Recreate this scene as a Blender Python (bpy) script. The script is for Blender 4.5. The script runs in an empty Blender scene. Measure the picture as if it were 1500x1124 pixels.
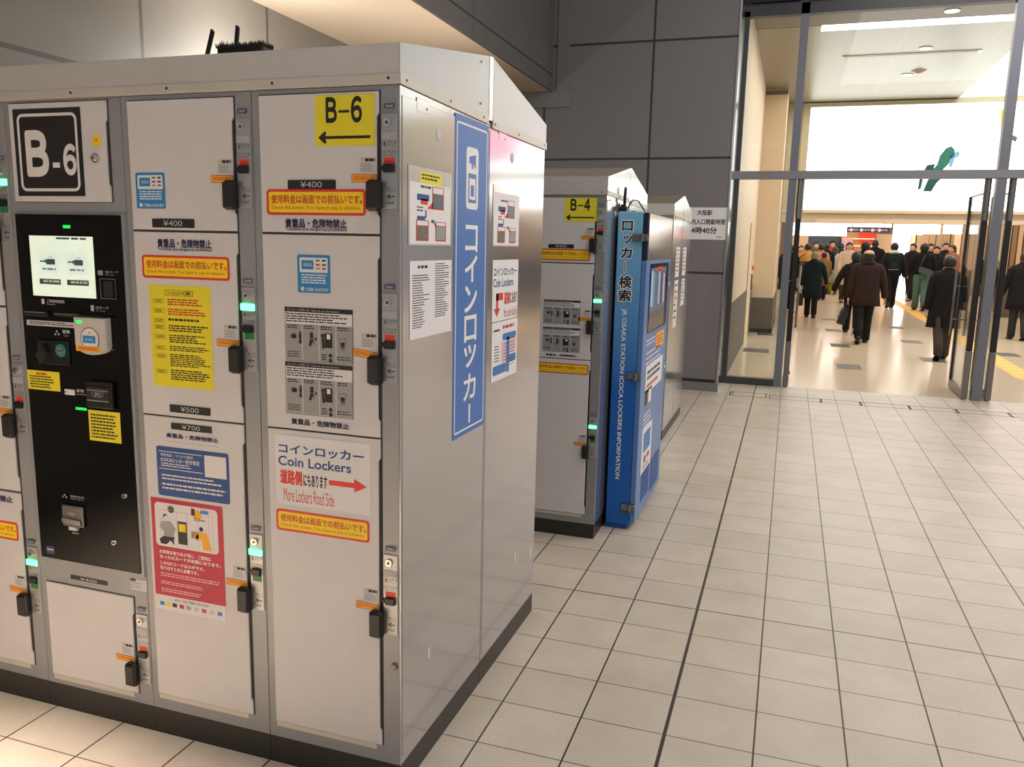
import bpy, math, random
from math import sin, cos, pi, radians, sqrt
from mathutils import Vector, Matrix

random.seed(7)
SC = bpy.context.scene
COL = SC.collection
# ------------------------------------------------------------------ camera
FPX = 1200.0
YAW, PITCH, ROLL = -.3215, .1687, .0222
CAMH = 1.65
def cam_axes():
    cy, sy, cp, sp, cr, sr = cos(YAW), sin(YAW), cos(PITCH), sin(PITCH), cos(ROLL), sin(ROLL)
    fw = Vector((sy*cp, cy*cp, -sp)); rt = Vector((cy, -sy, 0)); up = rt.cross(fw)
    return cr*rt + sr*up, -sr*rt + cr*up, fw
RT, UP, FW = cam_axes()
cd = bpy.data.cameras.new('camera'); cam = bpy.data.objects.new('camera', cd); COL.objects.link(cam)
cd.sensor_fit = 'HORIZONTAL'; cd.sensor_width = 36.0; cd.lens = 36.0*FPX/1500.0
cd.clip_start = .05; cd.clip_end = 200
m = Matrix((RT, UP, -FW)).transposed().to_4x4(); m.translation = (0, 0, CAMH)
cam.matrix_world = m
SC.camera = cam
# ------------------------------------------------------------------ world, exposure, lights
w = bpy.data.worlds.new('station_air'); SC.world = w; w.use_nodes = True
w.node_tree.nodes['Background'].inputs[0].default_value = (1.0, .975, .96, 1)
w.node_tree.nodes['Background'].inputs[1].default_value = .34
SC.view_settings.view_transform = 'Standard'; SC.view_settings.look = 'None'
SC.view_settings.exposure = 0.0; SC.view_settings.gamma = 1.0
SC.view_settings.use_curve_mapping = False
def area(name, loc, size, power, color, rot=(0, 0, 0)):
    l = bpy.data.lights.new(name, 'AREA'); l.shape = 'RECTANGLE'; l.size, l.size_y = size
    l.energy = power; l.color = color
    o = bpy.data.objects.new(name, l); o.location = loc; o.rotation_euler = rot; COL.objects.link(o); return o
area('hall_ceiling_lamp', (3.0, 5.0, 5.3), (4.5, 9.0), 380, (1.0, .95, .90))
l_ = area('hall_downlight_left', (-2.6, .46, 4.4), (1.8, .3), 168, (1.0, .85, .71)); l_.data.spread = radians(41)
area('hall_ceiling_lamp_behind', (-1.5, -3.0, 4.4), (2.5, 1.5), 14, (1.0, .90, .80))
sp_ = bpy.data.lights.new('soffit_fill_spot', 'SPOT'); sp_.energy = 92; sp_.spot_size = radians(130); sp_.spot_blend = .8; sp_.color = (1.0, .90, .78); sp_.shadow_soft_size = .1  # added spot without any fixture, only there to brighten the soffit
so_ = bpy.data.objects.new('soffit_fill_spot', sp_); so_.location = (-2.5, 6.3, 1.9); so_.rotation_euler = (radians(180), radians(-22), 0); COL.objects.link(so_)
area('concourse_ceiling_lamp', (1.2, 14.8, 4.6), (2.8, 6.5), 120, (1.0, .92, .83))
area('concourse_ceiling_lamp_far', (4.5, 29.0, 4.5), (9.0, 16.0), 740, (1.0, .93, .85))

# ------------------------------------------------------------------ pixel measurement -> point on a known plane
def ray(px, py):
    return RT*((px-750)/FPX) - UP*((py-562)/FPX) + FW
def on_y(px, py, Y):
    d = ray(px, py); t = Y/d.y; return Vector((t*d.x, Y, CAMH+t*d.z))
def on_x(px, py, X):
    d = ray(px, py); t = X/d.x; return Vector((X, t*d.y, CAMH+t*d.z))
def on_floor(px, py, z=0):
    d = ray(px, py); t = (z-CAMH)/d.z; return Vector((t*d.x, t*d.y, z))

# ------------------------------------------------------------------ materials
def lin(c):
    return tuple((v/255/12.92) if v/255 <= .04045 else ((v/255+.055)/1.055)**2.4 for v in c)
MATS = {}
def mat(name, rgb, rough=.5, metal=0.0, noise=.04, scale=14.0, emit=0.0, spec=.5, coat=0.0, bump=0.0):
    if name in MATS: return MATS[name]
    M = bpy.data.materials.new(name); M.use_nodes = True; nt = M.node_tree; N = nt.nodes; L = nt.links
    b = N['Principled BSDF']; c = lin(rgb)
    b.inputs['Roughness'].default_value = rough; b.inputs['Metallic'].default_value = metal
    b.inputs['Specular IOR Level'].default_value = spec; b.inputs['Coat Weight'].default_value = coat
    tc = N.new('ShaderNodeTexCoord'); nz = N.new('ShaderNodeTexNoise'); nz.inputs['Scale'].default_value = scale
    nz.inputs['Detail'].default_value = 4
    mx = N.new('ShaderNodeMix'); mx.data_type = 'RGBA'
    L.new(tc.outputs['Object'], nz.inputs['Vector']); L.new(nz.outputs['Fac'], mx.inputs['Factor'])
    mx.inputs['A'].default_value = (*[v*(1-noise) for v in c], 1); mx.inputs['B'].default_value = (*[min(1, v*(1+noise)) for v in c], 1)
    L.new(mx.outputs['Result'], b.inputs['Base Color'])
    if emit:
        L.new(mx.outputs['Result'], b.inputs['Emission Color']); b.inputs['Emission Strength'].default_value = emit
    if bump:
        bp = N.new('ShaderNodeBump'); bp.inputs['Strength'].default_value = bump; bp.inputs['Distance'].default_value = .002
        L.new(nz.outputs['Fac'], bp.inputs['Height']); L.new(bp.outputs['Normal'], b.inputs['Normal'])
    MATS[name] = M; return M
def glass_mat(name, tint=(.93, .96, .95), refl=.10):
    M = bpy.data.materials.new(name); M.use_nodes = True; nt = M.node_tree; N = nt.nodes; L = nt.links
    N.remove(N['Principled BSDF']); out = N['Material Output']
    tr = N.new('ShaderNodeBsdfTransparent'); tr.inputs[0].default_value = (*tint, 1)
    gl = N.new('ShaderNodeBsdfGlossy'); gl.inputs['Roughness'].default_value = .02
    fr = N.new('ShaderNodeFresnel'); fr.inputs[0].default_value = 1.45
    mm = N.new('ShaderNodeMath'); mm.operation = 'MULTIPLY'; mm.inputs[1].default_value = refl/.04*.22
    mx = N.new('ShaderNodeMixShader')
    L.new(fr.outputs[0], mm.inputs[0]); L.new(mm.outputs[0], mx.inputs[0])
    L.new(tr.outputs[0], mx.inputs[1]); L.new(gl.outputs[0], mx.inputs[2]); L.new(mx.outputs[0], out.inputs[0])
    MATS[name] = M; return M
def grid_mat(name, rgb, joint, axes, rough=.45, metal=0.0, noise=.05):
    """panelled surface: axes = list of (axis 0/1/2, offset, pitch, joint width)"""
    M = bpy.data.materials.new(name); M.use_nodes = True; nt = M.node_tree; N = nt.nodes; L = nt.links
    b = N['Principled BSDF']; b.inputs['Roughness'].default_value = rough; b.inputs['Metallic'].default_value = metal
    tc = N.new('ShaderNodeTexCoord'); sx = N.new('ShaderNodeSeparateXYZ'); L.new(tc.outputs['Object'], sx.inputs[0])
    nz = N.new('ShaderNodeTexNoise'); nz.inputs['Scale'].default_value = 1.7; L.new(tc.outputs['Object'], nz.inputs['Vector'])
    def mth(op, a, bb):
        n = N.new('ShaderNodeMath'); n.operation = op
        for i, v in enumerate((a, bb)):
            if v is None: continue
            if isinstance(v, (int, float)): n.inputs[i].default_value = v
            else: L.new(v, n.inputs[i])
        return n.outputs[0]
    mask = None
    for ax, off, pitch, wd in axes:
        t = mth('DIVIDE', mth('SUBTRACT', sx.outputs[ax], off), pitch)
        t = mth('ABSOLUTE', mth('SUBTRACT', t, mth('ROUND', t, None)), None)
        t = mth('LESS_THAN', t, wd/pitch/2)
        mask = t if mask is None else mth('MAXIMUM', mask, t)
    c = lin(rgb)
    m1 = N.new('ShaderNodeMix'); m1.data_type = 'RGBA'
    m1.inputs['A'].default_value = (*[v*(1-noise) for v in c], 1); m1.inputs['B'].default_value = (*[v*(1+noise) for v in c], 1)
    L.new(nz.outputs['Fac'], m1.inputs['Factor'])
    m2 = N.new('ShaderNodeMix'); m2.data_type = 'RGBA'; L.new(mask, m2.inputs['Factor'])
    L.new(m1.outputs['Result'], m2.inputs['A']); m2.inputs['B'].default_value = (*lin(joint), 1)
    L.new(m2.outputs['Result'], b.inputs['Base Color'])
    MATS[name] = M; return M
def tile_mat():
    M = bpy.data.materials.new('beige_floor_tile'); M.use_nodes = True; nt = M.node_tree; N = nt.nodes; L = nt.links
    b = N['Principled BSDF']
    tc = N.new('ShaderNodeTexCoord'); sx = N.new('ShaderNodeSeparateXYZ'); L.new(tc.outputs['Object'], sx.inputs[0])
    def mth(op, a, bb=None):
        n = N.new('ShaderNodeMath'); n.operation = op
        for i, v in enumerate((a, bb)):
            if v is None: continue
            if isinstance(v, (int, float)): n.inputs[i].default_value = v
            else: L.new(v, n.inputs[i])
        return n.outputs[0]
    X, Y = sx.outputs[0], sx.outputs[1]
    tx = mth('DIVIDE', mth('SUBTRACT', X, -.2915), .2938)
    n1 = mth('DIVIDE', mth('SUBTRACT', Y, 3.664), .2625)
    n2 = mth('ADD', mth('DIVIDE', mth('SUBTRACT', Y, 4.218), .3025), 2.0)
    ty = mth('MINIMUM', n1, n2)
    dx = mth('ABSOLUTE', mth('SUBTRACT', tx, mth('ROUND', tx)))
    dy = mth('ABSOLUTE', mth('SUBTRACT', ty, mth('ROUND', ty)))
    # expansion joints: every 12th line, wider
    def wide(t, period, off=0.0):
        q = mth('DIVIDE', mth('SUBTRACT', t, off), period); q = mth('ABSOLUTE', mth('SUBTRACT', q, mth('ROUND', q)))
        return mth('LESS_THAN', q, .5/period)
    wx = mth('ADD', mth('MULTIPLY', wide(tx, 14), .011), .0105)
    wy = mth('ADD', mth('MULTIPLY', wide(ty, 14), .007), .0085)
    gx = mth('LESS_THAN', dx, wx); gy = mth('LESS_THAN', dy, wy)
    # tile tone
    cx = N.new('ShaderNodeCombineXYZ'); L.new(mth('FLOOR', tx), cx.inputs[0]); L.new(mth('FLOOR', ty), cx.inputs[1])
    wn = N.new('ShaderNodeTexWhiteNoise'); wn.noise_dimensions = '3D'; L.new(cx.outputs[0], wn.inputs[0])
    nz = N.new('ShaderNodeTexNoise'); nz.inputs['Scale'].default_value = 5.0; nz.inputs['Detail'].default_value = 6; L.new(tc.outputs['Object'], nz.inputs['Vector'])
    a = N.new('ShaderNodeMix'); a.data_type = 'RGBA'; a.inputs['A'].default_value = (*lin((196, 184, 166)), 1); a.inputs['B'].default_value = (*lin((206, 192, 176)), 1)
    L.new(wn.outputs[0], a.inputs['Factor'])
    st = N.new('ShaderNodeMix'); st.data_type = 'RGBA'; st.blend_type = 'MULTIPLY'; st.inputs['Factor'].default_value = .35
    rp = N.new('ShaderNodeValToRGB'); rp.color_ramp.elements[0].position = .3; rp.color_ramp.elements[0].color = (.72, .68, .62, 1)
    rp.color_ramp.elements[1].position = .62; rp.color_ramp.elements[1].color = (1, 1, 1, 1)
    L.new(nz.outputs['Fac'], rp.inputs[0]); L.new(a.outputs['Result'], st.inputs['A']); L.new(rp.outputs[0], st.inputs['B'])
    sp = N.new('ShaderNodeTexNoise'); sp.inputs['Scale'].default_value = 90; L.new(tc.outputs['Object'], sp.inputs['Vector'])
    st2 = N.new('ShaderNodeMix'); st2.data_type = 'RGBA'; st2.blend_type = 'MULTIPLY'; st2.inputs['Factor'].default_value = .22
    L.new(st.outputs['Result'], st2.inputs['A']); L.new(sp.outputs['Fac'], st2.inputs['B'])
    g1 = N.new('ShaderNodeMix'); g1.data_type = 'RGBA'; L.new(gy, g1.inputs['Factor']); L.new(st2.outputs['Result'], g1.inputs['A']); g1.inputs['B'].default_value = (*lin((92, 74, 58)), 1)
    g2 = N.new('ShaderNodeMix'); g2.data_type = 'RGBA'; L.new(gx, g2.inputs['Factor']); L.new(g1.outputs['Result'], g2.inputs['A']); g2.inputs['B'].default_value = (*lin((52, 42, 34)), 1)
    L.new(g2.outputs['Result'], b.inputs['Base Color'])
    b.inputs['Roughness'].default_value = .42; b.inputs['Specular IOR Level'].default_value = .45
    MATS['tile'] = M; return M

mat('frame', (146, 147, 150), .42, .25); mat('door', (216, 212, 212), .45); mat('dark', (28, 26, 26), .5)
mat('gap', (40, 37, 36), .7); mat('kick', (40, 37, 35), .4); mat('roof', (205, 203, 200), .42, .3, .05, 5); mat('gable_front', (192, 191, 190), .34, .35, .04, 4); mat('gable', (206, 208, 206), .2, .75, .04, 4)
mat('trim', (206, 200, 190), .4, .3); mat('side', (190, 186, 187), .13, .8, .03, 3)
mat('panelmetal', (172, 172, 172), .35, .5); mat('chrome', (215, 212, 205), .18, 1.0)
mat('black', (17, 17, 18), .38); mat('blackgloss', (10, 10, 10), .14, spec=.3); mat('white', (236, 232, 228), .5)
mat('paper', (232, 228, 228), .45); mat('ink', (22, 22, 26), .6); mat('navyink', (34, 32, 70), .6)
mat('yellow', (236, 218, 44), .5); mat('bannery', (252, 214, 30), .5); mat('red', (214, 52, 36), .5); mat('bannertext', (196, 80, 30), .5)
mat('orange', (240, 172, 46), .5); mat('icblue', (40, 130, 192), .5); mat('numblue', (42, 56, 98), .5)
mat('blue', (28, 72, 132), .5); mat('posterred', (178, 26, 56), .5); mat('grey', (150, 150, 150), .5); mat('lgrey', (196, 196, 196), .5)
mat('signblue', (64, 112, 182), .42); mat('greenlit', (110, 255, 176), .4, emit=2.4); mat('greendim', (20, 120, 60), .4)
mat('led', (20, 230, 70), .4, emit=1.6); mat('lens', (166, 168, 172), .3); mat('slider', (226, 62, 44), .4)
mat('screen', (222, 236, 214), .3, emit=.60); mat('screen_icon', (198, 214, 206), .3, emit=.7); mat('screen_dark', (60, 74, 82), .3, emit=.3)
mat('screen_pic', (70, 88, 106), .3, emit=.5); mat('skin', (196, 148, 118), .55); mat('plastic_grey', (196, 192, 186), .35)
mat('dust', (112, 100, 86), .8, 0, .3, 9); mat('fluff', (62, 56, 50), .9); mat('pinkish', (222, 180, 190), .5); mat('brownpic', (120, 108, 92), .6, 0, .5, 60)
mat('redtext', (190, 40, 40), .5); mat('teal', (20, 130, 116), .4); mat('film', (206, 203, 200), .16, .3)
mat('kblue', (0, 84, 160), .38); mat('klight', (84, 122, 180), .35); mat('knavy', (14, 20, 48), .4); mat('steel', (128, 126, 124), .32, .8)
mat('dsteel', (72, 72, 74), .4, .5); mat('cream', (230, 205, 175), .55); mat('wains', (104, 94, 82), .55, 0, .15, 8)
mat('emitsoft', (255, 253, 250), .5, emit=1.0); mat('emitw', (255, 252, 246), .5, emit=3.2); mat('emitboard', (255, 255, 252), .5, emit=2.6); mat('emitpink', (255, 84, 150), .5, emit=1.5)
mat('figteal', (32, 84, 86), .5, emit=.12); mat('figblue', (120, 170, 205), .5, emit=.5); mat('figgreen', (50, 120, 104), .5, emit=.2)
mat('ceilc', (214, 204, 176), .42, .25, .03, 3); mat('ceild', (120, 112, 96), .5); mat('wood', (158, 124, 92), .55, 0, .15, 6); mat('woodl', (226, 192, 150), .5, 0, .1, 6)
mat('signnavy', (40, 44, 96), .4, emit=.25); mat('tact', (232, 178, 70), .5); mat('grate', (74, 66, 58), .5)
mat('conc', (222, 203, 178), .16, 0, .03, 2, spec=.6); mat('emitwarm', (255, 224, 176), .5, emit=1.2)
mat('transom', (138, 137, 140), .38, .5)
mat('bright', (215, 218, 216), .14, 1.0)
glass_mat('glass'); tile_mat()

# ------------------------------------------------------------------ mesh builder
class MB:
    def __init__(s): s.v = []; s.f = []; s.mi = []; s.mats = []; s.sm = []
    def m(s, name):
        if name not in s.mats: s.mats.append(name)
        return s.mats.index(name)
    def add(s, vs, fs, mat, smooth=False):
        b = len(s.v); s.v += [tuple(v) for v in vs]; i = s.m(mat)
        for f in fs: s.f.append(tuple(b+k for k in f)); s.mi.append(i); s.sm.append(smooth)
        return s
    def box(s, x0, x1, y0, y1, z0, z1, mat, bev=0.0):
        if bev <= 0:
            vs = [(x, y, z) for z in (z0, z1) for y in (y0, y1) for x in (x0, x1)]
            fs = [(0, 2, 3, 1), (4, 5, 7, 6), (0, 1, 5, 4), (2, 6, 7, 3), (0, 4, 6, 2), (1, 3, 7, 5)]
            return s.add(vs, fs, mat)
        # chamfered box: three nested outlines
        b = min(bev, (x1-x0)/2.01, (y1-y0)/2.01, (z1-z0)/2.01)
        rings = []
        for z, i in ((z0, b), (z0+b, 0), (z1-b, 0), (z1, b)):
            ring = []
            for (cx, cy, sx_, sy_) in ((x0, y0, 1, 1), (x1, y0, -1, 1), (x1, y1, -1, -1), (x0, y1, 1, -1)):
                if (sx_ == sy_): ring += [(cx+sx_*i, cy+sy_*(b+i), z), (cx+sx_*(b+i), cy+sy_*i, z)]
                else: ring += [(cx+sx_*(b+i), cy+sy_*i, z), (cx+sx_*i, cy+sy_*(b+i), z)]
            rings.append(ring)
        return s.loft(rings, mat, True, False)
    def loft(s, rings, mat, caps=True, smooth=True, closed=True):
        n = len(rings[0]); vs = [p for r in rings for p in r]; fs = []
        for i in range(len(rings)-1):
            for j in range(n if closed else n-1):
                k = (j+1) % n; fs.append((i*n+j, i*n+k, (i+1)*n+k, (i+1)*n+j))
        if caps: fs.append(tuple(range(n-1, -1, -1))); fs.append(tuple((len(rings)-1)*n+j for j in range(n)))
        return s.add(vs, fs, mat, smooth)
    def prism(s, poly, d, mat):
        """poly: 3D outline, d: extrusion vector"""
        n = len(poly); d = Vector(d); vs = [Vector(p) for p in poly]; vs += [p+d for p in vs]
        fs = [tuple(range(n-1, -1, -1)), tuple(range(n, 2*n))] + [(j, (j+1) % n, n+(j+1) % n, n+j) for j in range(n)]
        return s.add(vs, fs, mat)
    def tube(s, pts, r, mat, n=10, caps=True, smooth=True, squash=None):
        pts = [Vector(p) for p in pts]; rs = r if isinstance(r, (list, tuple)) else [r]*len(pts); rings = []
        prev = None
        for i, p in enumerate(pts):
            t = (pts[min(i+1, len(pts)-1)]-pts[max(i-1, 0)]).normalized()
            a = Vector((1, 0, 0)) if abs(t.x) < .8 else Vector((0, 1, 0))
            if prev is not None: a = prev
            u = (a - t*a.dot(t)).normalized(); v = t.cross(u); prev = u
            k = squash if squash else 1.0
            rings.append([p + u*cos(2*pi*j/n)*rs[i] + v*sin(2*pi*j/n)*rs[i]*k for j in range(n)])
        return s.loft(rings, mat, caps, smooth)
    def ell(s, c, r, mat, nu=14, nv=9, v0=-pi/2, v1=pi/2, keep=None):
        c = Vector(c); rings = []
        for i in range(nv+1):
            a = v0+(v1-v0)*i/nv
            rings.append([c+Vector((r[0]*max(.02, cos(a))*cos(2*pi*j/nu), r[1]*max(.02, cos(a))*sin(2*pi*j/nu), r[2]*sin(a))) for j in range(nu)])
        return s.loft(rings, mat, True, True)
    def cyl(s, c, axis, r, h, mat, n=20, r2=None):
        c = Vector(c); axis = Vector(axis).normalized()
        a = Vector((1, 0, 0)) if abs(axis.x) < .8 else Vector((0, 0, 1)); u = (a-axis*a.dot(axis)).normalized(); v = axis.cross(u)
        r2 = r if r2 is None else r2
        return s.loft([[c+u*cos(2*pi*j/n)*rr+v*sin(2*pi*j/n)*rr+axis*hh for j in range(n)] for rr, hh in ((r, 0), (r2, h))], mat, True, False)
    def build(s, name, parent=None, T=None):
        """T: (scale, ox, oy) placing bank-local coordinates in the hall"""
        vs = s.v
        if T: k, ox, oy = T; vs = [(ox+k*v[0], oy+k*v[1], k*v[2]) for v in vs]
        root = parent; 
        while root is not None and root.parent is not None: root = root.parent
        off = Vector(root.location) if root is not None and root.type == 'EMPTY' else None
        R = None
        if off is None:
            if root is not None: off = Vector(root.location)
            else:
                xs = [v[0] for v in vs]; ys = [v[1] for v in vs]; zs = [v[2] for v in vs]
                off = Vector(((min(xs)+max(xs))/2, (min(ys)+max(ys))/2, min(zs)))
        me = bpy.data.meshes.new(name); me.from_pydata([Vector(v)-off for v in vs], [], s.f); 
        for n in s.mats: me.materials.append(MATS[n])
        me.polygons.foreach_set('material_index', s.mi); me.polygons.foreach_set('use_smooth', s.sm); me.update()
        o = bpy.data.objects.new(name, me); COL.objects.link(o)
        if parent is not None: o.parent = parent
        else: o.location = off
        return o
def thing(name, label, cat, loc, group=None):
    o = bpy.data.objects.new(name, None); o.location = loc; o.empty_display_size = .1; COL.objects.link(o)
    return tag(o, label, cat, group)
def tag(o, label=None, cat=None, group=None, kind=None):
    if label: o['label'] = label
    if cat: o['category'] = cat
    if group: o['group'] = group
    if kind: o['kind'] = kind
    return o
def struct(o): o['kind'] = 'structure'; return o

# ------------------------------------------------------------------ lettering
_TXT = {}
def text_mesh(s, bold=0.0, res=3, shear=0.0):
    key = (s, bold, res, shear)
    if key in _TXT: return _TXT[key]
    cu = bpy.data.curves.new('lettering', 'FONT'); cu.body = s; cu.size = 1.0; cu.offset = bold; cu.resolution_u = res; cu.shear = shear
    ob = bpy.data.objects.new('lettering', cu); COL.objects.link(ob)
    dg = bpy.context.evaluated_depsgraph_get(); ev = ob.evaluated_get(dg); me = ev.to_mesh()
    vs = [(v.co.x, v.co.y) for v in me.vertices]; fs = [tuple(p.vertices) for p in me.polygons]
    ev.to_mesh_clear(); bpy.data.objects.remove(ob); bpy.data.curves.remove(cu)
    if not vs: vs = [(0, 0), (1, 0), (1, 1)]; fs = []
    x0 = min(v[0] for v in vs); x1 = max(v[0] for v in vs); y0 = min(v[1] for v in vs); y1 = max(v[1] for v in vs)
    vs = [((v[0]-x0)/max(1e-6, x1-x0), 1-(v[1]-y0)/max(1e-6, y1-y0)) for v in vs]     # u right, v down
    _TXT[key] = (vs, fs, (x1-x0)/max(1e-6, y1-y0)); return _TXT[key]

class Decal:
    """thin printed sheet; fractions u (right) and v (down) of its w x h"""
    def __init__(s, tl, u, v, w, h, n, base=None, r=0.0, thick=.0008):
        s.mb = MB(); s.tl = Vector(tl); s.u = Vector(u); s.v = Vector(v); s.n = Vector(n); s.w = w; s.h = h; s.k = thick; s.rng = random.Random(hash((round(w, 3), round(h, 3))) % 999)
        if base:
            pts = s.outline(0, 0, 1, 1, r) if r else [(0, 0), (1, 0), (1, 1), (0, 1)]
            s.mb.prism([s.P(a, b, 0) for a, b in pts], s.n*thick, base)
    def P(s, a, b, l): return s.tl + s.u*(a*s.w) + s.v*(b*s.h) + s.n*l
    def z(s, layer): return s.k + layer*.0002
    def outline(s, u0, v0, u1, v1, r, k=5):
        ru, rv = r/s.w, r/s.h; pts = []
        for cx, cy, a0 in ((u1-ru, v0+rv, -pi/2), (u1-ru, v1-rv, 0), (u0+ru, v1-rv, pi/2), (u0+ru, v0+rv, pi)):
            for i in range(k+1):
                a = a0+pi/2*i/k; pts.append((cx+cos(a)*ru, cy+sin(a)*rv))
        return pts
    def poly(s, pts, mat, layer=1):
        s.mb.add([s.P(a, b, s.z(layer)) for a, b in pts], [tuple(range(len(pts)))], mat); return s
    def rect(s, u0, v0, u1, v1, mat, layer=1, r=0.0):
        return s.poly(s.outline(u0, v0, u1, v1, r) if r else [(u0, v0), (u1, v0), (u1, v1), (u0, v1)], mat, layer)
    def ring(s, u0, v0, u1, v1, t, mat, layer=1, r=0.0):
        tu, tv = t/s.w, t/s.h
        a = s.outline(u0, v0, u1, v1, max(r, 1e-4)); b = s.outline(u0+tu, v0+tv, u1-tu, v1-tv, max(r-t, 1e-4)); n = len(a)
        s.mb.add([s.P(x, y, s.z(layer)) for x, y in a+b], [(i, (i+1) % n, n+(i+1) % n, n+i) for i in range(n)], mat); return s
    def disc(s, cu, cv, rad, mat, layer=1, n=18, sq=1.0):
        return s.poly([(cu+cos(2*pi*i/n)*rad/s.w, cv+sin(2*pi*i/n)*rad*sq/s.h) for i in range(n)], mat, layer)
    def text(s, t, u0, v0, u1, v1, mat, layer=2, bold=.015, rot=0, res=3, shear=0.0):
        cjk = any(ord(ch) > 0x2000 for ch in t)
        if cjk and bold > .004:          # heavier weight for Japanese glyphs: overprint with small shifts
            vs, fs, asp = text_mesh(t, 0.0, res, shear); nch = max(1, len(t)); b = bold*1.1
            du, dv = (b/nch*(u1-u0), b*(v1-v0)) if rot == 0 else (b*(u1-u0), b/nch*(v1-v0))
            for i, (sx_, sy_) in enumerate(((-1, -1), (1, -1), (1, 1), (-1, 1), (0, 0)) if b < .03 else ((-.7, -.7), (.7, -.7), (.7, .7), (-.7, .7), (0, 0), (1, 0), (-1, 0), (0, 1), (0, -1), (.35, .35), (-.35, .35), (.35, -.35), (-.35, -.35))):
                q = [(u0+a*(u1-u0)+sx_*du, v0+bb*(v1-v0)+sy_*dv) for a, bb in vs]
                s.mb.add([s.P(a, bb, s.z(layer)+i*.00001) for a, bb in q], fs, mat)
            return s
        vs, fs, asp = text_mesh(t, bold, res, shear)
        if rot == 0: q = [(u0+a*(u1-u0), v0+b*(v1-v0)) for a, b in vs]
        else: q = [(u1-b*(u1-u0), v0+a*(v1-v0)) for a, b in vs]       # reading downwards
        s.mb.add([s.P(a, b, s.z(layer)) for a, b in q], fs, mat); return s
    def dashes(s, u0, v0, u1, v1, rows, mat, layer=1, fill=.45, ragged=.3, word=.06):
        R = s.rng; ph = (v1-v0)/rows
        for i in range(rows):
            a = u0; end = u1-(u1-u0)*R.random()*ragged
            while a < end:
                wd = (u1-u0)*word*(.5+R.random()*1.6); b = min(end, a+wd)
                s.rect(a, v0+i*ph, b, v0+i*ph+ph*fill, mat, layer); a = b+(u1-u0)*word*.25
        return s
    def arrow(s, u0, v0, u1, v1, mat, layer=2, left=True, shaft=.3, head=.3, open_=False):
        f = (lambda x: u0+x*(u1-u0)) if left else (lambda x: u1-x*(u1-u0)); g = lambda y: v0+y*(v1-v0); k = shaft/2
        if open_:
            s.poly([(f(0), g(.5)), (f(head), g(0)), (f(head*1.25), g(.14)), (f(.13), g(.5)), (f(head*1.25), g(.86)), (f(head), g(1))], mat, layer)
            s.rect(min(f(.06), f(1)), g(.5-k), max(f(.06), f(1)), g(.5+k), mat, layer+.4)
        else:
            s.poly([(f(0), g(.5)), (f(head), g(0)), (f(head), g(1))], mat, layer)
            s.rect(min(f(head), f(1)), g(.5-k), max(f(head), f(1)), g(.5+k), mat, layer)
        return s
    def build(s, name, parent=None, T=None): return s.mb.build(name, parent, T)

# ================================================================== THE HALL
XW, YW, YG = -4.03, 9.72, 10.44
grid_mat('wallgrey', (124, 120, 121), (52, 48, 46), [(0, -1.64, 1.27, .026), (2, 2.655, 1.285, .026)], .5)
grid_mat('wallleft', (125, 121, 114), (84, 78, 72), [(1, 4.47, 1.355, .03), (2, 2.63, 1.285, .03)], .5)
grid_mat('beamgrey', (98, 94, 92), (46, 43, 42), [(2, 3.615, 1.1, .016), (1, 7.15, 2.4, .012)], .5)
grid_mat('soffit', (216, 196, 172), (170, 152, 134), [(1, 0, .05, .006)], .55)
grid_mat('concceil', (136, 129, 110), (176, 166, 142), [(0, .1, 1.2, .006), (1, 12.9, .32, .004)], .35, .2)
def wbox(name, x0, x1, y0, y1, z0, z1, mt, loc0=False):
    mb = MB().box(x0, x1, y0, y1, z0, z1, mt); o = mb.build(name)
    if loc0:      # keep object coordinates equal to hall coordinates for the panel grids
        for v in o.data.vertices: v.co += o.location
        o.location = (0, 0, 0)
    return struct(o)
wbox('floor', -4.3, 8.0, -4.0, YG+.02, -.06, 0, 'tile', True); MATS['tile']
wbox('floor', -1.2, 11.0, YG+.02, 44.0, -.06, 0, 'conc', True)
wbox('wall_left', XW-.12, XW, -1.0, YW, 0, 3.434, 'wallleft', True)
wbox('wall_back', XW-.12, -.72, YW, YW+.16, 0, 5.4, 'wallgrey', True)
wbox('wall_end', -.9, -.72, YW+.16, YG+.06, 0, 5.4, 'wallgrey', True)
wbox('ceiling', XW, -2.84, -1.0, YW, 3.434, 3.47, 'soffit', True)
wbox('trim_1', -2.84, -2.815, -1.0, YW, 3.434, 5.4, 'beamgrey', True)
mat('trimgrey', (128, 126, 126), .45, .2)
wbox('trim_2', -2.76, -2.62, YW-.018, YW, 3.43, 5.4, 'trimgrey')
wbox('trim_3', -4.0, -2.59, YW-.018, YW, 3.255, 3.43, 'trimgrey')
bb = MB().box(XW, -.70, YW-.035, YW, 0, .10, 'trimgrey'); bb.box(XW, -.74, YW-.004, YW, .10, .135, 'gap'); struct(bb.build('baseboard_back'))
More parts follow.
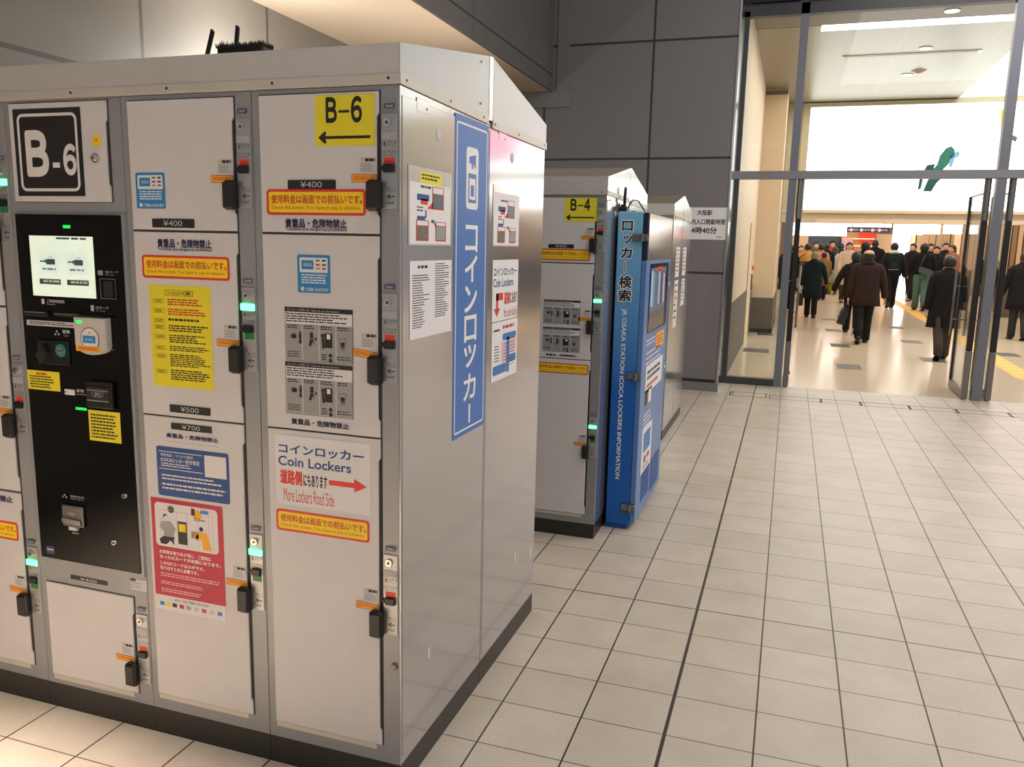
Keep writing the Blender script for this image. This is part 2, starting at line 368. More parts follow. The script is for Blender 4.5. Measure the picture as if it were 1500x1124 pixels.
# bright steel jamb at the wall end and the facade steelwork
wbox('trim_4', -.72, -.70, YW-.01, YG-.055, .0, 4.9, 'bright')
def bar(name, x0, x1, z0, z1, mt='dsteel', y0=YG-.05, y1=YG+.05): return wbox(name, x0, x1, y0, y1, z0, z1, mt)
mat('mullion', (118, 120, 130), .35, .4)
bar('trim_5', -.70, -.655, 0, 4.36)
bar('trim_6', -.095, -.005, 0, 4.42, 'mullion')
bar('trim_7', 2.065, 2.165, 0, 4.42, 'mullion')
wbox('trim_8', -.70, 8.0, YG-.06, YG+.06, 2.475, 2.565, 'transom')
bar('trim_9', -.655, -.095, 0, .085)
wbox('trim_10', -.70, 8.0, YG-.05, YG+.05, 4.30, 4.42, 'dsteel')
spd = MB()
for x0, x1 in ((-.66, -.11), (.0, 2.06), (2.18, 4.2)): spd.box(x0, x1, YG-.02, YG+.02, 4.46, 5.4, 'black')
spd.box(-.70, 8.0, YG+.02, YG+.06, 4.40, 5.4, 'dsteel'); struct(spd.build('wall_facade'))
def pane(name, x0, x1, z0, z1):
    return struct(MB().box(x0, x1, YG-.006, YG+.006, z0, z1, 'glass').build(name))
pane('window_1', -.655, -.095, .085, 2.475); pane('window_2', -.655, -.095, 2.565, 4.30)
pane('window_3', -.005, 2.065, 2.565, 4.30); pane('window_4', 2.165, 5.0, 2.565, 4.30)
# door leaves, swung inwards
def leaf(name, X, handle_left=True, ztop=2.33):
    root = thing(name, None, None, (X, YG, 0)); struct(root)
    y0, y1 = YG+.0, YG+.90
    fr = MB(); fr.box(X-.018, X+.018, y0+.05, y1, .012, .11, 'steel'); fr.box(X-.018, X+.018, y1-.05, y1, .11, ztop, 'dsteel'); fr.box(X-.012, X+.012, y0+.05, y1, ztop-.012, ztop, 'dsteel')
    fr.cyl((X, y1+.012, .05), (1, 0, 0), .02, .05, 'black', 12); fr.build('door_frame', root)
    MB().box(X-.006, X+.006, y0+.05, y1-.05, .11, ztop-.012, 'glass').build('door_glass', root)
    st = MB(); st.box(X-.032, X+.032, y0-.03, y0+.05, .01, .56, 'steel', .006); st.box(X-.03, X+.03, y0-.028, y0+.048, .56, 2.02, 'black', .006)
    st.cyl((X, y0+.01, 2.02), (0, 0, 1), .036, .46, 'steel', 18); st.build('hinge_post', root)
    for sd in (-1, 1):
        h = MB(); xx = X+sd*.075; yh = y1-.10
        h.tube([(xx, yh, .66), (xx, yh, 1.46)], .014, 'steel', 12)
        for z in (.86, 1.26): h.tube([(X+sd*.017, yh, z), (xx, yh, z)], .009, 'steel', 10)
        h.build('pull_handle', root)
    return root
leaf('door_1', .045); leaf('door_2', 1.995); leaf('door_3', 2.235)
# drain channels set in the floor before the doors
dr = MB()
for x0, x1, y0, y1 in ((-.56, -.14, 9.53, 9.54), (-.56, -.14, 9.80, 9.812), (-.56, -.545, 9.53, 9.81), (-.53, -.52, 9.53, 9.81), (-.16, -.15, 9.53, 9.81), (-.12, 4.0, 9.735, 9.745), (-.12, 4.0, 9.52, 9.526), (-.12, -.11, 9.53, 9.74)):
    dr.box(x0, x1, y0, y1, 0, .0015, 'gap')
for xx in (.42, .83, 1.32, 1.78, 2.28): dr.box(xx, xx+.025, 9.5, 9.745, 0, .0016, 'gap')
struct(dr.build('trim_11'))
# ------------------------------------------------------------------ concourse shell
ZC = 4.69
wl = MB(); wl.box(-.86, -.70, YG+.06, 17.2, .95, ZC, 'cream'); wl.box(-.86, -.695, YG+.06, 17.2, 0, .95, 'wains'); struct(wl.build('wall_concourse'))
wb = MB(); wb.box(-.86, -.285, 17.2, 21.2, .70, ZC, 'cream'); wb.box(-.86, -.27, 17.19, 21.2, .0, .70, 'wains'); wb.box(-.86, -.262, 17.185, 21.2, 0, .08, 'gap'); wb.box(-.86, -.285, 17.19, 17.2, ZC-.10, ZC-.02, 'ceild'); struct(wb.build('wall_pier'))
wbox('ceiling', -.86, 2.9, 12.6, 18.9, ZC, ZC+.05, 'concceil', True)
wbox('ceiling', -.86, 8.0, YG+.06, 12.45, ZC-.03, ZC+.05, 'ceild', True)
hb = MB(); hb.box(-.28, 8.0, 18.9, 19.3, 2.245, 6.4, 'ceilc'); hb.box(-.28, 8.0, 18.88, 18.9, 2.44, 2.50, 'cream'); hb.box(.42, 8.0, 18.86, 18.9, 2.245, 2.325, 'cream'); struct(hb.build('wall_header'))
wbox('ceiling', 2.9, 9.0, 12.45, 18.9, 6.4, 6.5, 'emitw')
wbox('trim_13', 2.88, 2.9, 12.6, 18.9, ZC+.05, 6.4, 'white')
wbox('ceiling', -1.2, 11.0, 19.3, 44, 4.6, 4.66, 'ceilc', True)
wbox('wall_far', -1.2, 11.0, 43.9, 44.0, 0, 4.6, 'cream')
wbox('wall_far_left', -1.2, -1.1, 21.2, 44.0, 0, 4.6, 'cream')
cl = MB().box(.16, 3.6, 12.47, 12.86, ZC-.012, ZC-.0005, 'emitw').build('ceiling_light')
tag(cl, 'long white cove light across the ceiling above the glass doors', 'light')
def small_light(px, py, r, lab):
    p = on_floor(px, py, ZC-(.03 if py < 30 else 0)); mb = MB()
    mb.cyl(p-Vector((0, 0, .012)), (0, 0, 1), r*1.15, .012, 'ceilc', 24); root = mb.build('downlight'); tag(root, lab, 'light', 'round downlights in the entrance ceiling')
    MB().cyl(p-Vector((0, 0, .014)), (0, 0, 1), r, .004, 'emitw', 24).build('lens', root)
small_light(1395, 15, .085, 'round downlight nearest the glass facade, above the cove light')
small_light(1356, 70, .085, 'round downlight just above the long slot diffuser')
small_light(1329, 109, .085, 'round downlight beside the smoke detector')
p = on_floor(1346, 103, ZC); d = MB().cyl(p-Vector((0, 0, .05)), (0, 0, 1), .03, .05, 'wood', 18, .13); tag(d.build('smoke_detector'), 'brown conical smoke detector under the entrance ceiling', 'detector')
p0, p1 = on_floor(1234, 83, ZC), on_floor(1440, 72, ZC)
root = MB().box(p0.x, p1.x, p0.y-.05, p0.y+.05, ZC-.012, ZC, 'ceilc').build('ceiling_diffuser'); tag(root, 'long narrow slot diffuser set in the entrance ceiling', 'vent')
MB().box(p0.x+.02, p1.x-.05, p0.y-.012, p0.y+.03, ZC-.014, ZC-.011, 'ceild').build('slot', root)
MB().box(p1.x-.045, p1.x, p0.y-.04, p0.y+.03, ZC-.016, ZC-.011, 'emitw').build('end_cap', root)
# backlit billboard above the way into the concourse
root = thing('billboard', 'huge bright white backlit billboard with a small teal seated figure', 'billboard', (2.6, 18.88, 2.5))
fr = MB(); fr.box(.02, .16, 18.80, 18.90, 2.50, ZC-.02, 'ceilc'); fr.box(.16, 5.4, 18.80, 18.9, ZC-.10, ZC-.02, 'ceilc'); fr.box(.16, 5.4, 18.80, 18.9, 2.44, 2.50, 'cream'); fr.build('frame', root)
D = Decal((.16, 18.86, ZC-.10), (1, 0, 0), (0, 0, -1), 5.24, ZC-.10-2.50, (0, -1, 0), 'emitboard', thick=.02)
D.rect(.77, .0, .95, .50, 'emitpink', 1); D.build('lit_face', root)
MB().box(2.92, 8.0, 18.86, 18.9, ZC+.02, 6.3, 'emitsoft').build('upper_wall_glow', root)  # white wall above the billboard, its brightness put in as glow
def bbpt(px, py):
    q = on_y(px, py, 18.83); return (q.x, 18.836, q.z)
def bfig(name, pts, mt, dy=0):
    return MB().prism([Vector(bbpt(*q))+Vector((0, -dy, 0)) for q in pts], (0, .004, 0), mt).build(name, root)
bfig('printed_figure', [(1386, 217), (1394, 214), (1399, 220), (1398, 229), (1392, 233), (1390, 240), (1384, 246), (1377, 252), (1372, 258), (1362, 259), (1366, 249), (1373, 241), (1377, 228)], 'figgreen')
bfig('printed_figure', [(1358, 242), (1370, 240), (1366, 252), (1352, 262), (1349, 276), (1344, 279), (1347, 262)], 'figteal', .005)
bfig('printed_figure', [(1378, 247), (1390, 252), (1372, 268), (1364, 281), (1352, 280), (1360, 262)], 'figteal', .005)
bfig('printed_figure', [(1392, 226), (1405, 221), (1406, 228), (1399, 232), (1394, 245), (1390, 245)], 'figblue')
bfig('printed_figure', [(1478, 192), (1484, 198), (1491, 201), (1488, 208), (1482, 205)], 'brownpic')
bfig('printed_figure', [(1466, 160), (1474, 163), (1474, 192), (1466, 196)], 'bannery')

# floor gratings and the tactile strip
gl = [(.746, 1.07, 12.72, 'nearest the open doors'), (.78, 1.09, 15.58, 'just behind the brown coat walker'), (.80, 1.115, 18.54, 'under the wall opening on the left'), (.82, 1.15, 21.48, 'furthest on the left line'), (2.06, 2.39, 14.2, 'at the heels of the man in the long black coat'), (2.09, 2.43, 16.95, 'between the brown and the long black coats'), (2.16, 2.47, 20.0, 'furthest on the middle line'), (-.637, -.23, 14.07, 'behind the fixed glass pane'), (-.53, -.23, 16.94, 'at the foot of the cream pier'), (3.4, 3.72, 15.6, 'seen right of the door posts')]
for x0, x1, y, wh in gl:
    mb = MB().box(x0, x1, y-.25, y+.25, 0, .004, 'grate')
    g = mb.build('floor_grating'); tag(g, 'dark narrow floor grating '+wh, 'grating', 'dark slot gratings in the concourse floor')
tm = MB().prism([(3.02, 12.5, 0), (3.32, 12.5, 0), (3.68, 36, 0), (3.40, 36, 0)][0:4], (0, 0, .004), 'tact')
for k in range(60):
    y = 12.6+k*.39; xx = 3.05+(y-12.5)*.0164
    tm.box(xx, xx+.24, y, y+.30, .004, .0065, 'tact')
tag(tm.build('tactile_paving'), 'yellow tactile paving strip running through the concourse', 'paving')
mt_ = MB().box(-.50, -.16, 10.78, 10.98, 0, .004, 'wains').build('floor_mat'); tag(mt_, 'pale brown plate in the floor behind the fixed pane', 'plate')
# details on the cream wall
al = MB().cyl((-.6975, 16.55, 1.30), (1, 0, 0), .055, .03, 'slider', 18, .035); tag(al.build('alarm_button'), 'red alarm button on the cream wall', 'alarm')
dd = MB().box(-.693, -.683, 14.9, 16.1, .0, 2.1, 'cream'); dd = dd.build('service_door'); tag(dd, 'cream service door in the entrance side wall', 'door')
MB().box(-.683, -.655, 15.98, 16.04, .9, 1.2, 'steel', .005).build('handle', dd)

# ------------------------------------------------------------------ far concourse
def wx(px, py, Y): q = on_y(px, py, Y); return q.x, q.z
def hang(o, x0, x1, y, z):
    for x in (x0+(x1-x0)*.12, x1-(x1-x0)*.12): MB().tube([(x, y, z), (x, y, 4.6)], .015, 'steel', 8).build('hanger_rod', o)
def panel(name, a, b, Y, mt, lab, cat, dep=.25, group=None):
    x0, z1 = wx(*a, Y); x1, z0 = wx(*b, Y)
    if name in ('column', 'shop'): z0 = 0
    o = tag(MB().box(x0, x1, Y, Y+dep, z0, z1, mt).build(name), lab, cat, group)
    if 'sign' in name: hang(o, x0, x1, Y+dep/2, z1)
    return o
s = panel('lightbox_sign', (1160, 322), (1240, 346), 33.5, 'emitw', 'long white lightbox sign hanging left of the navy sign', 'sign')
x0, z1 = wx(1241, 333.5, 33); x1, z0 = wx(1303, 341, 33)
root = MB().box(x0, x1, 33, 33.2, z0, z1, 'signnavy').build('direction_sign'); hang(root, x0, x1, 33.1, z1); tag(root, 'navy hanging direction sign with white pictograms', 'sign')
D = Decal((x0, 32.998, z1), (1, 0, 0), (0, 0, -1), x1-x0, z1-z0, (0, -1, 0))
D.arrow(.02, .25, .07, .75, 'white'); 
for a, b in ((.10, .28), (.34, .55), (.60, .70), (.76, .96)): D.disc(a, .5, .06, 'white', 1); D.dashes(a+.04, .3, b, .75, 2, 'white', 1, word=.25, ragged=.1)
D.build('lettering', root)
panel('lightbox_sign', (1242, 322), (1306, 333), 33.9, 'emitw', 'white lightbox above the navy direction sign', 'sign')
x0, z1 = wx(1234, 342, 38); x1, z0 = wx(1284, 372, 38)
root = MB().box(x0, x1, 38.4, 38.6, 0, z1+.1, 'wood').build('shop_shelf'); tag(root, 'red and orange lit shop shelf below the navy sign', 'shelf')
for k in range(5):
    MB().box(x0, x1, 38.1, 38.4, z0-.3+k*.3, z0-.27+k*.3, 'emitwarm').build('shelf_board', root)
MB().box(x0+.7, x1, 38.3, 38.4, z1-.35, z1+.05, 'red').build('shop_fascia', root)
MB().box(x0, x0+.45, 38.05, 38.4, z1-.95, z1-.2, 'pinkish').build('pink_poster', root)
panel('shop', (1176, 346), (1236, 385), 39, 'screen_dark', 'dark shop front behind the crowd on the left', 'shop')
panel('column', (1163, 325), (1180, 400), 37, 'woodl', 'pale lit column at the left of the crowd', 'column', .6)
panel('column', (1284, 343), (1311, 400), 37, 'wood', 'brown column right of the shop shelf', 'column', .6)
panel('column', (1312, 325), (1329, 398), 36, 'emitw', 'glowing white column behind the backpack walker', 'column', .6)
k = 0
for a, b in (((1331, 325), (1352, 344)), ((1355, 325), (1377, 343)), ((1384, 325), (1409, 343)), ((1418, 327), (1432, 343)), ((1486, 325), (1500, 343))):
    panel('ticket_sign', a, b, 35.5, 'emitw', 'white lit panel above the wooden gate line, %s from the glowing column' % ('first', 'second', 'third', 'fourth', 'fifth')[k], 'sign', .2, 'white lit panels above the gates'); k += 1
# slatted wooden wall
ww = MB(); rr = random.Random(3); xx = 4.55
while xx < 10.8:
    wd = rr.uniform(.10, .28); ww.box(xx, xx+wd, 37.0, 37.15+rr.uniform(0, .1), .35, 2.9, rr.choice(['wood', 'woodl', 'wood'])); xx += wd+rr.uniform(.0, .06)
ww.box(4.5, 10.9, 37.2, 37.3, 0, 3.2, 'wood'); ww.box(4.5, 10.9, 36.9, 37.2, 0, .35, 'dsteel'); struct(ww.build('wall_slatted'))
pl = MB()
for i in range(6): pl.box(5.35+i*.14, 5.45+i*.14, 25.0, 25.3, .8, 3.2, ('woodl', 'wood')[i % 2])
pl.box(5.3, 6.2, 24.98, 25.35, 0, .8, 'wains'); tag(pl.build('column'), 'slatted wooden column at the far right behind the glass', 'column')

# paper notice on the grey wall
a = on_y(1000, 304, YW); b = on_y(1067, 350, YW)
D = Decal((a.x, YW-.001, 2.108), (1, 0, 0), (0, 0, -1), -.715-a.x, .36, (0, -1, 0), 'paper')
D.text('大阪駅', .33, .08, .66, .24, 'ink', bold=.02); D.text('構内入口開錠時間', .10, .36, .95, .53, 'ink', bold=.02); D.text('4時40分', .22, .61, .78, .81, 'ink', bold=.03); D.dashes(.78, .9, .94, .95, 1, 'ink', word=.3)
tag(D.build('wall_notice'), 'white paper notice with opening hours on the grey wall', 'notice')
# small wall lamp hidden behind the near locker roof, washing the left wall
root = thing('wall_lamp', 'small lamp on the pale left wall, its glow seen over the locker roof', 'lamp', (XW, 5.22, 2.55))
MB().box(XW, XW+.08, 5.07, 5.37, 2.55, 2.62, 'white', .01).build('housing', root); MB().box(XW+.01, XW+.07, 5.09, 5.35, 2.62, 2.63, 'emitw').build('diffuser', root)
l = bpy.data.lights.new('wall_lamp_glow', 'POINT'); l.energy = 42; l.color = (1, .96, .9); l.shadow_soft_size = .06
lo = bpy.data.objects.new('wall_lamp_glow', l); lo.location = (.42, 0, .22); lo.parent = root; COL.objects.link(lo)

# ================================================================== COIN LOCKERS
# bank-local coordinates: x = 0 at the right end (negative to the left), y = 0 at the doors (positive back), z up
P6 = .4575
T6 = (1.0, -1.004, 2.028); T4 = (.933, -.952, 4.385); T2 = (.93, -.946, 6.97)
def loc(px, py, T=T6):
    q = on_y(px, py, T[2]); return (q.x-T[1])/T[0], q.z/T[0]
def R(a, b, T=T6):
    x0, z1 = loc(*a, T); x1, z0 = loc(*b, T); return (x0, x1, z0, z1)
DY = -.0065          # door skin
def sheet(r, base='paper', rad=0.0, thick=.0006, y=DY):
    x0, x1, z0, z1 = r
    return Decal((x0, y, z1), (1, 0, 0), (0, 0, -1), x1-x0, z1-z0, (0, -1, 0), base, rad, thick)
# ---- printed stickers
def price(r, t, par, T):
    sheet(r, 'dark', .003, .0015).text(t, .27, .16, .72, .82, 'lgrey', 1, .0).build('price_plate', par, T)
def valuables(r, r2, par, T):
    D = sheet(r, None).text('貴重品・危険物禁止', 0, 0, 1, 1, 'navyink', 0, .03)
    if r2:
        h = r[3]-r[2]; D.text('Valuables and dangerous prohibited', 0, (r[3]-r2[3])/h, 1, (r[3]-r2[2])/h, 'navyink', 0, .012)
    D.build('warning_lettering', par, T)
def banner(r, par, T):
    D = sheet(r, 'red', .010); D.rect(.022, .10, .978, .90, 'bannery', 1, .006)
    D.text('使用料金は画面での前払いです。', .05, .22, .965, .55, 'bannertext', 2, .025)
    D.text('Check the screen. You have to pay in advance.', .05, .63, .95, .82, 'bannertext', 2, .006); D.build('payment_sticker', par, T)
def cardsticker(r, par, T):
    D = sheet(r, 'icblue', .006); D.rect(.07, .07, .93, .46, 'white', 1, .003); D.rect(.13, .14, .50, .38, 'icblue', 2, .002)
    D.text('ICOCA', .20, .22, .46, .30, 'white', 3, .02)
    for a, b, c in ((.63, .14, 'greendim'), (.82, .14, 'ink'), (.63, .25, 'posterred'), (.82, .25, 'numblue'), (.63, .35, 'grey'), (.82, .35, 'posterred')): D.rect(a-.06, b-.02, a+.06, b+.025, c, 2, .002)
    D.dashes(.12, .51, .92, .78, 4, 'white', 1, .5, .1, .10); D.disc(.15, .90, .006, 'white', 1); D.text('ご利用いただけます', .24, .86, .95, .955, 'white', 1, .02); D.build('card_sticker', par, T)
def smallnotes(xr, zt, par, T, tilt=0.0):
    D = sheet((xr-.056, xr-.008, zt-.152, zt-.112), 'lgrey', 0, .0004); D.disc(.16, .15, .004, 'orange', 1, 10); D.dashes(.32, .08, .95, .3, 1, 'ink', 1, .9, .05, .2); D.dashes(.05, .42, .95, .98, 4, 'grey', 1, .5, .3, .12); D.build('small_notice', par, T)
    z1 = zt-.156
    D = Decal((xr-.082, DY-.0003, z1), Vector((1, 0, -tilt)).normalized(), Vector((-tilt, 0, -1)).normalized(), .078, .021, (0, -1, 0), 'orange', .003, .0005)
    D.ring(0, 0, 1, 1, .0018, 'bannertext', 1, .003); D.dashes(.09, .28, .92, .78, 2, 'bannertext', 1, .5, .08, .07); D.build('orange_label', par, T)
def arrow_sign(r, t, par, T):
    D = sheet(r, 'yellow', 0, .0008); D.text('Ｂ', .195, .065, .365, .52, 'ink', 1, .05, 0, 10); D.rect(.40, .30, .585, .35, 'ink', 1); D.text({'6': '６', '4': '４'}[t[2]], .62, .06, .785, .525, 'ink', 1, .05, 0, 10); D.arrow(.05, .70, .93, .96, 'ink', 1, True, .22, .13, True); D.build('direction_sign', par, T)
def rules_sheet(r, par, T):
    D = sheet(r, 'yellow', 0, .0006); D.ring(.26, .045, .72, .10, .0012, 'ink', 1); D.text('コインロッカーのご案内', .30, .055, .68, .09, 'ink', 2, .03)
    v = .13
    for i, (h, n, c) in enumerate(((.07, 3, 'redtext'), (.07, 3, 'redtext'), (.04, 1, 'ink'), (.07, 3, 'ink'), (.085, 4, 'ink'), (.055, 3, 'ink'), (.13, 7, 'ink'), (.11, 5, 'ink'))):
        D.ring(.06, v+.005, .24, v+.045, .0009, 'ink', 1); D.dashes(.09, v+.015, .21, v+.04, 2, 'ink', 1, .5, .1, .3)
        D.dashes(.30, v, .96, v+h, n, c, 1, .55, .35, .07); v += h+.025
    D.build('rules_sheet', par, T)
def how_to(r, par, T):
    D = sheet(r, 'lgrey', 0, .0006); D.ring(0, 0, 1, 1, .0015, 'dark', 2); D.rect(0, 0, 1, .085, 'dark', 1); D.text('ロッカーの使い方  How to use the lockers', .04, .02, .80, .07, 'lgrey', 2, .0)
    D.rect(.01, .09, .99, .30, 'paper', 1); D.dashes(.02, .11, .93, .29, 4, 'ink', 2, .5, .25, .05)
    for k in range(4):
        a = .015+k*.2475; D.rect(a, .315, a+.235, .98, 'grey', 1); D.dashes(a+.02, .33, a+.19, .41, 2, 'ink', 2, .5, .2, .2)
    D.rect(.09, .50, .17, .58, 'ink', 2, .002); D.ring(.11, .475, .15, .51, .001, 'ink', 2); D.rect(.205, .45, .245, .67, 'ink', 2); D.rect(.21, .47, .24, .50, 'greendim', 3); D.rect(.21, .57, .24, .60, 'greendim', 3)
    D.rect(.37, .45, .42, .57, 'ink', 2); D.poly([(.37, .58), (.42, .58), (.44, .72), (.41, .62), (.38, .72), (.35, .70)], 'ink', 2); D.arrow(.44, .5, .47, .64, 'ink', 2)
    D.rect(.585, .45, .70, .72, 'ink', 2); D.rect(.62, .47, .67, .56, 'white', 3); D.disc(.56, .50, .006, 'ink', 2); D.poly([(.54, .54), (.58, .54), (.585, .74), (.55, .74)], 'ink', 2)
    D.ring(.80, .53, .90, .66, .0012, 'ink', 2); D.poly([(.82, .60), (.88, .60), (.87, .78), (.85, .66), (.83, .78)], 'ink', 2)
    D.dashes(.03, .82, .23, .95, 3, 'ink', 2, .4, .2, .2); D.disc(.67, .86, .006, 'ink', 2); D.disc(.67, .95, .006, 'ink', 2); D.dashes(.54, .84, .62, .97, 3, 'ink', 2, .5, .1, .4); D.dashes(.76, .87, .97, .96, 2, 'ink', 2, .4, .1, .2)
    D.build('instruction_sheet', par, T)
def app_sticker(r, par, T):
    D = sheet(r, 'blue', .008); D.rect(.03, .09, .64, .105, 'white', 1); D.rect(.03, .44, .64, .455, 'white', 1)
    D.text('携帯電話・スマホで確認！', .06, .135, .52, .20, 'white', 1, .0); D.text('ICOCAロッカー空き状況', .06, .22, .60, .305, 'white', 1, .02)
    D.dashes(.06, .33, .52, .42, 2, 'white', 1, .45, .2, .08); D.rect(.67, .08, .965, .51, 'white', 1)
    D.dashes(.06, .56, .90, .70, 2, 'white', 1, .45, .15, .04); D.dashes(.06, .74, .97, .90, 2, 'white', 1, .45, .1, .05); D.build('phone_sticker', par, T)
def red_poster(r, par, T):
    D = sheet(r, 'posterred', 0, .0006); D.rect(0, .865, 1, 1, 'paper', 1); D.rect(.05, .035, .93, .42, 'paper', 1, .014)
    D.rect(.12, .10, .88, .105, 'pinkish', 2); D.rect(.37, .18, .50, .38, 'dark', 2); D.rect(.385, .20, .485, .27, 'bannery', 3)
    for a in (.12, .36, .50, .66, .80, .86): D.rect(a, .10, a+.006, .40, 'lgrey', 2)
    # a grey figure at the left, a yellow one at the right, two speech discs
    D.disc(.20, .155, .009, 'ink', 3); D.disc(.21, .165, .008, 'paper', 4); D.poly([(.14, .20), (.27, .19), (.34, .25), (.31, .31), (.33, .34), (.16, .34), (.17, .29), (.11, .25)], 'grey', 3); D.poly([(.10, .36), (.16, .33), (.31, .33), (.31, .40), (.26, .36), (.20, .40), (.12, .40)], 'ink', 4)
    D.disc(.285, .085, .012, 'dark', 3); D.dashes(.23, .06, .33, .11, 2, 'grey', 4, .4, .1, .4); D.disc(.65, .10, .0165, 'orange', 3); D.rect(.57, .05, .62, .11, 'dark', 4); D.rect(.70, .055, .81, .085, 'icblue', 4); D.ring(.61, .13, .68, .155, .0014, 'dark', 4); D.rect(.68, .14, .76, .147, 'dark', 4)
    D.disc(.70, .22, .0075, 'ink', 3); D.poly([(.66, .25), (.78, .25), (.84, .40), (.72, .40), (.70, .31), (.62, .33), (.62, .30)], 'orange', 3); D.rect(.56, .25, .66, .31, 'wood', 3)
    y = .455
    for t, a in (('お荷物を取り出す時に、ご使用に', .82), ('なったICカードが必要になります。', .95), ('このQRコードはカギです。', .72), ('取り出すときに必要です。', .63)):
        D.text(t, .09, y, a, y+.033, 'white', 1, .025); y += .044+(.012 if y > .48 and y < .53 else 0)
    D.dashes(.09, .66, .95, .70, 2, 'pinkish', 1, .5, .1, .05); D.dashes(.09, .735, .70, .77, 2, 'pinkish', 1, .5, .1, .06); D.dashes(.09, .80, .66, .84, 2, 'pinkish', 1, .5, .1, .06)
    D.text('ICカードをご利用いただけます', .28, .88, .76, .905, 'ink', 2, .02)
    for a, c in ((.09, 'icblue'), (.18, 'bannery'), (.27, 'ink'), (.37, 'posterred'), (.47, 'grey'), (.58, 'lgrey'), (.69, 'redtext'), (.80, 'lgrey'), (.91, 'signblue')): D.rect(a-.03, .925, a+.035, .96, c, 2, .002)
    D.build('use_card_poster', par, T)
def big_sheet(D, red_arrow='right'):
    D.text('コインロッカー', .04, .13, .93, .26, 'blue', 1, .03); D.text('Coin Lockers', .03, .30, .80, .44, 'blue', 1, .02)
    if red_arrow == 'right':
        D.text('道路側', .05, .50, .28, .70, 'red', 1, .04); D.text('にもあります', .30, .53, .55, .70, 'ink', 1, .03); D.arrow(.57, .51, .96, .70, 'red', 1, False, .38, .33)
        D.text('More Lockers Road Side', .08, .76, .62, .95, 'redtext', 1, .0)
    else:
        D.rect(.14, .54, .22, .80, 'red', 1); D.rect(.14, .54, .40, .66, 'red', 1); D.poly([(.06, .79), (.30, .79), (.18, .93)], 'red', 1)
        D.text('道路側', .45, .54, .66, .74, 'red', 1, .04); D.text('にもあり', .68, .55, .96, .74, 'ink', 1, .03); D.text('More Lockers Road Side', .44, .80, .98, .96, 'redtext', 1, .0)
    return D

# ---- locker hardware
def make_door(par, x0, x1, z0, z1, T, name='door', mt='door'):
    n = .0065; mb = MB()
    out = [(x0, z0), (x1, z0), (x1, z0+.045), (x1-n, z0+.055), (x1-n, z1-.065), (x1, z1-.055), (x1, z1), (x0, z1)]
    c = .0018                                     # pressed, slightly rounded skin
    cx, cz = (x0+x1)/2, (z0+z1)/2
    shr = [(x+(c if x < cx else -c), z+(c if z < cz else -c)) for x, z in out]
    rings = [[(x, .012, z) for x, z in out], [(x, -.0045, z) for x, z in out], [(x, -.006, z) for x, z in shr]]
    mb.loft(rings, mt, True, False)
    return mb.build(name, par, T)
def handle(par, x1, zt, T):
    mb = MB(); z1 = zt-.172; mb.box(x1-.030, x1+.013, -.030, -.006, z1-.082, z1, 'black', .006)
    mb.box(x1-.026, x1+.009, -.033, -.029, z1-.076, z1-.006, 'dark', .003); mb.build('handle', par, T)
NUM = [0]
def lock(par, x1, zt, T, state, num):
    x0, xr = x1+.006, x1+.053; h = .247; mb = MB(); mb.box(x0, xr, -.004, .01, zt-h, zt, 'panelmetal', .0015)
    lp = mb.build('lock_panel', par, T)
    W = xr-x0; D = Decal((x0, -.004, zt), (1, 0, 0), (0, 0, -1), W, h, (0, -1, 0), None, 0, .0002)
    D.rect(.18, -.10, .84, -.05, 'numblue', 0); D.text(num, .25, -.09, .77, -.06, 'lgrey', 1, .02)
    for v, t, e in ((.285, '入れる', 'Put in'), (.385, '下げる', 'Lower'), (.71, '回して', 'Turn')):
        D.ring(.10, v, .34, v+.06, .0008, 'ink', 0); D.text('1' if v < .3 else ('2' if v < .5 else '3'), .18, v+.012, .26, v+.05, 'ink', 1, 0)
        if v < .6: D.text(t, .40, v, .95, v+.03, 'ink', 0, .01); D.text(e, .42, v+.036, .80, v+.055, 'ink', 0, 0)
    D.text('回して', .36, .775, .92, .80, 'ink', 0, .01); D.rect(.40, .815, .92, .818, 'ink', 0); D.arrow(.35, .84, .85, .90, 'ink', 0, True, .18, .4, True); D.dashes(.35, .925, .80, .955, 2, 'ink', 0, .5, .1, .3)
    D.build('lettering', lp, T)
    k = MB(); xc = x0+W*.42; k.cyl((xc, -.004, zt-.024), (0, -1, 0), .0115, .006, 'chrome', 22, .0105); k.cyl((xc, -.010, zt-.024), (0, -1, 0), .005, .0012, 'steel', 14); k.box(xc-.0009, xc+.0009, -.0116, -.010, zt-.0285, zt-.0195, 'dark'); k.build('key_cylinder', lp, T)
    if state == 'green':
        MB().box(x0-.002, xr+.001, -.010, -.004, zt-.067, zt-.047, 'greenlit', .003).build('status_light', lp, T)
    else:
        MB().box(x0+.001, xr-.001, -.0055, -.004, zt-.067, zt-.047, 'lens', .001).build('status_light', lp, T)
    sl = MB(); a, b = x0+W*.18, x0+W*.86; zs = zt-.116
    if state == 'green': sl.box(a, b, -.0048, -.004, zs-.036, zs-.016, 'greendim'); sl.box(a, b, -.014, -.004, zs-.016, zs+.006, 'black', .002); sl.box(x0-.002, a, -.012, -.006, zs-.011, zs-.001, 'black', .002)
    else: sl.box(a, b, -.0048, -.004, zs-.014, zs+.003, 'slider'); sl.box(a, b, -.014, -.004, zs-.036, zs-.014, 'black', .002); sl.box(x0-.002, a, -.012, -.006, zs-.030, zs-.020, 'black', .002)
    sl.build('slide_switch', lp, T)
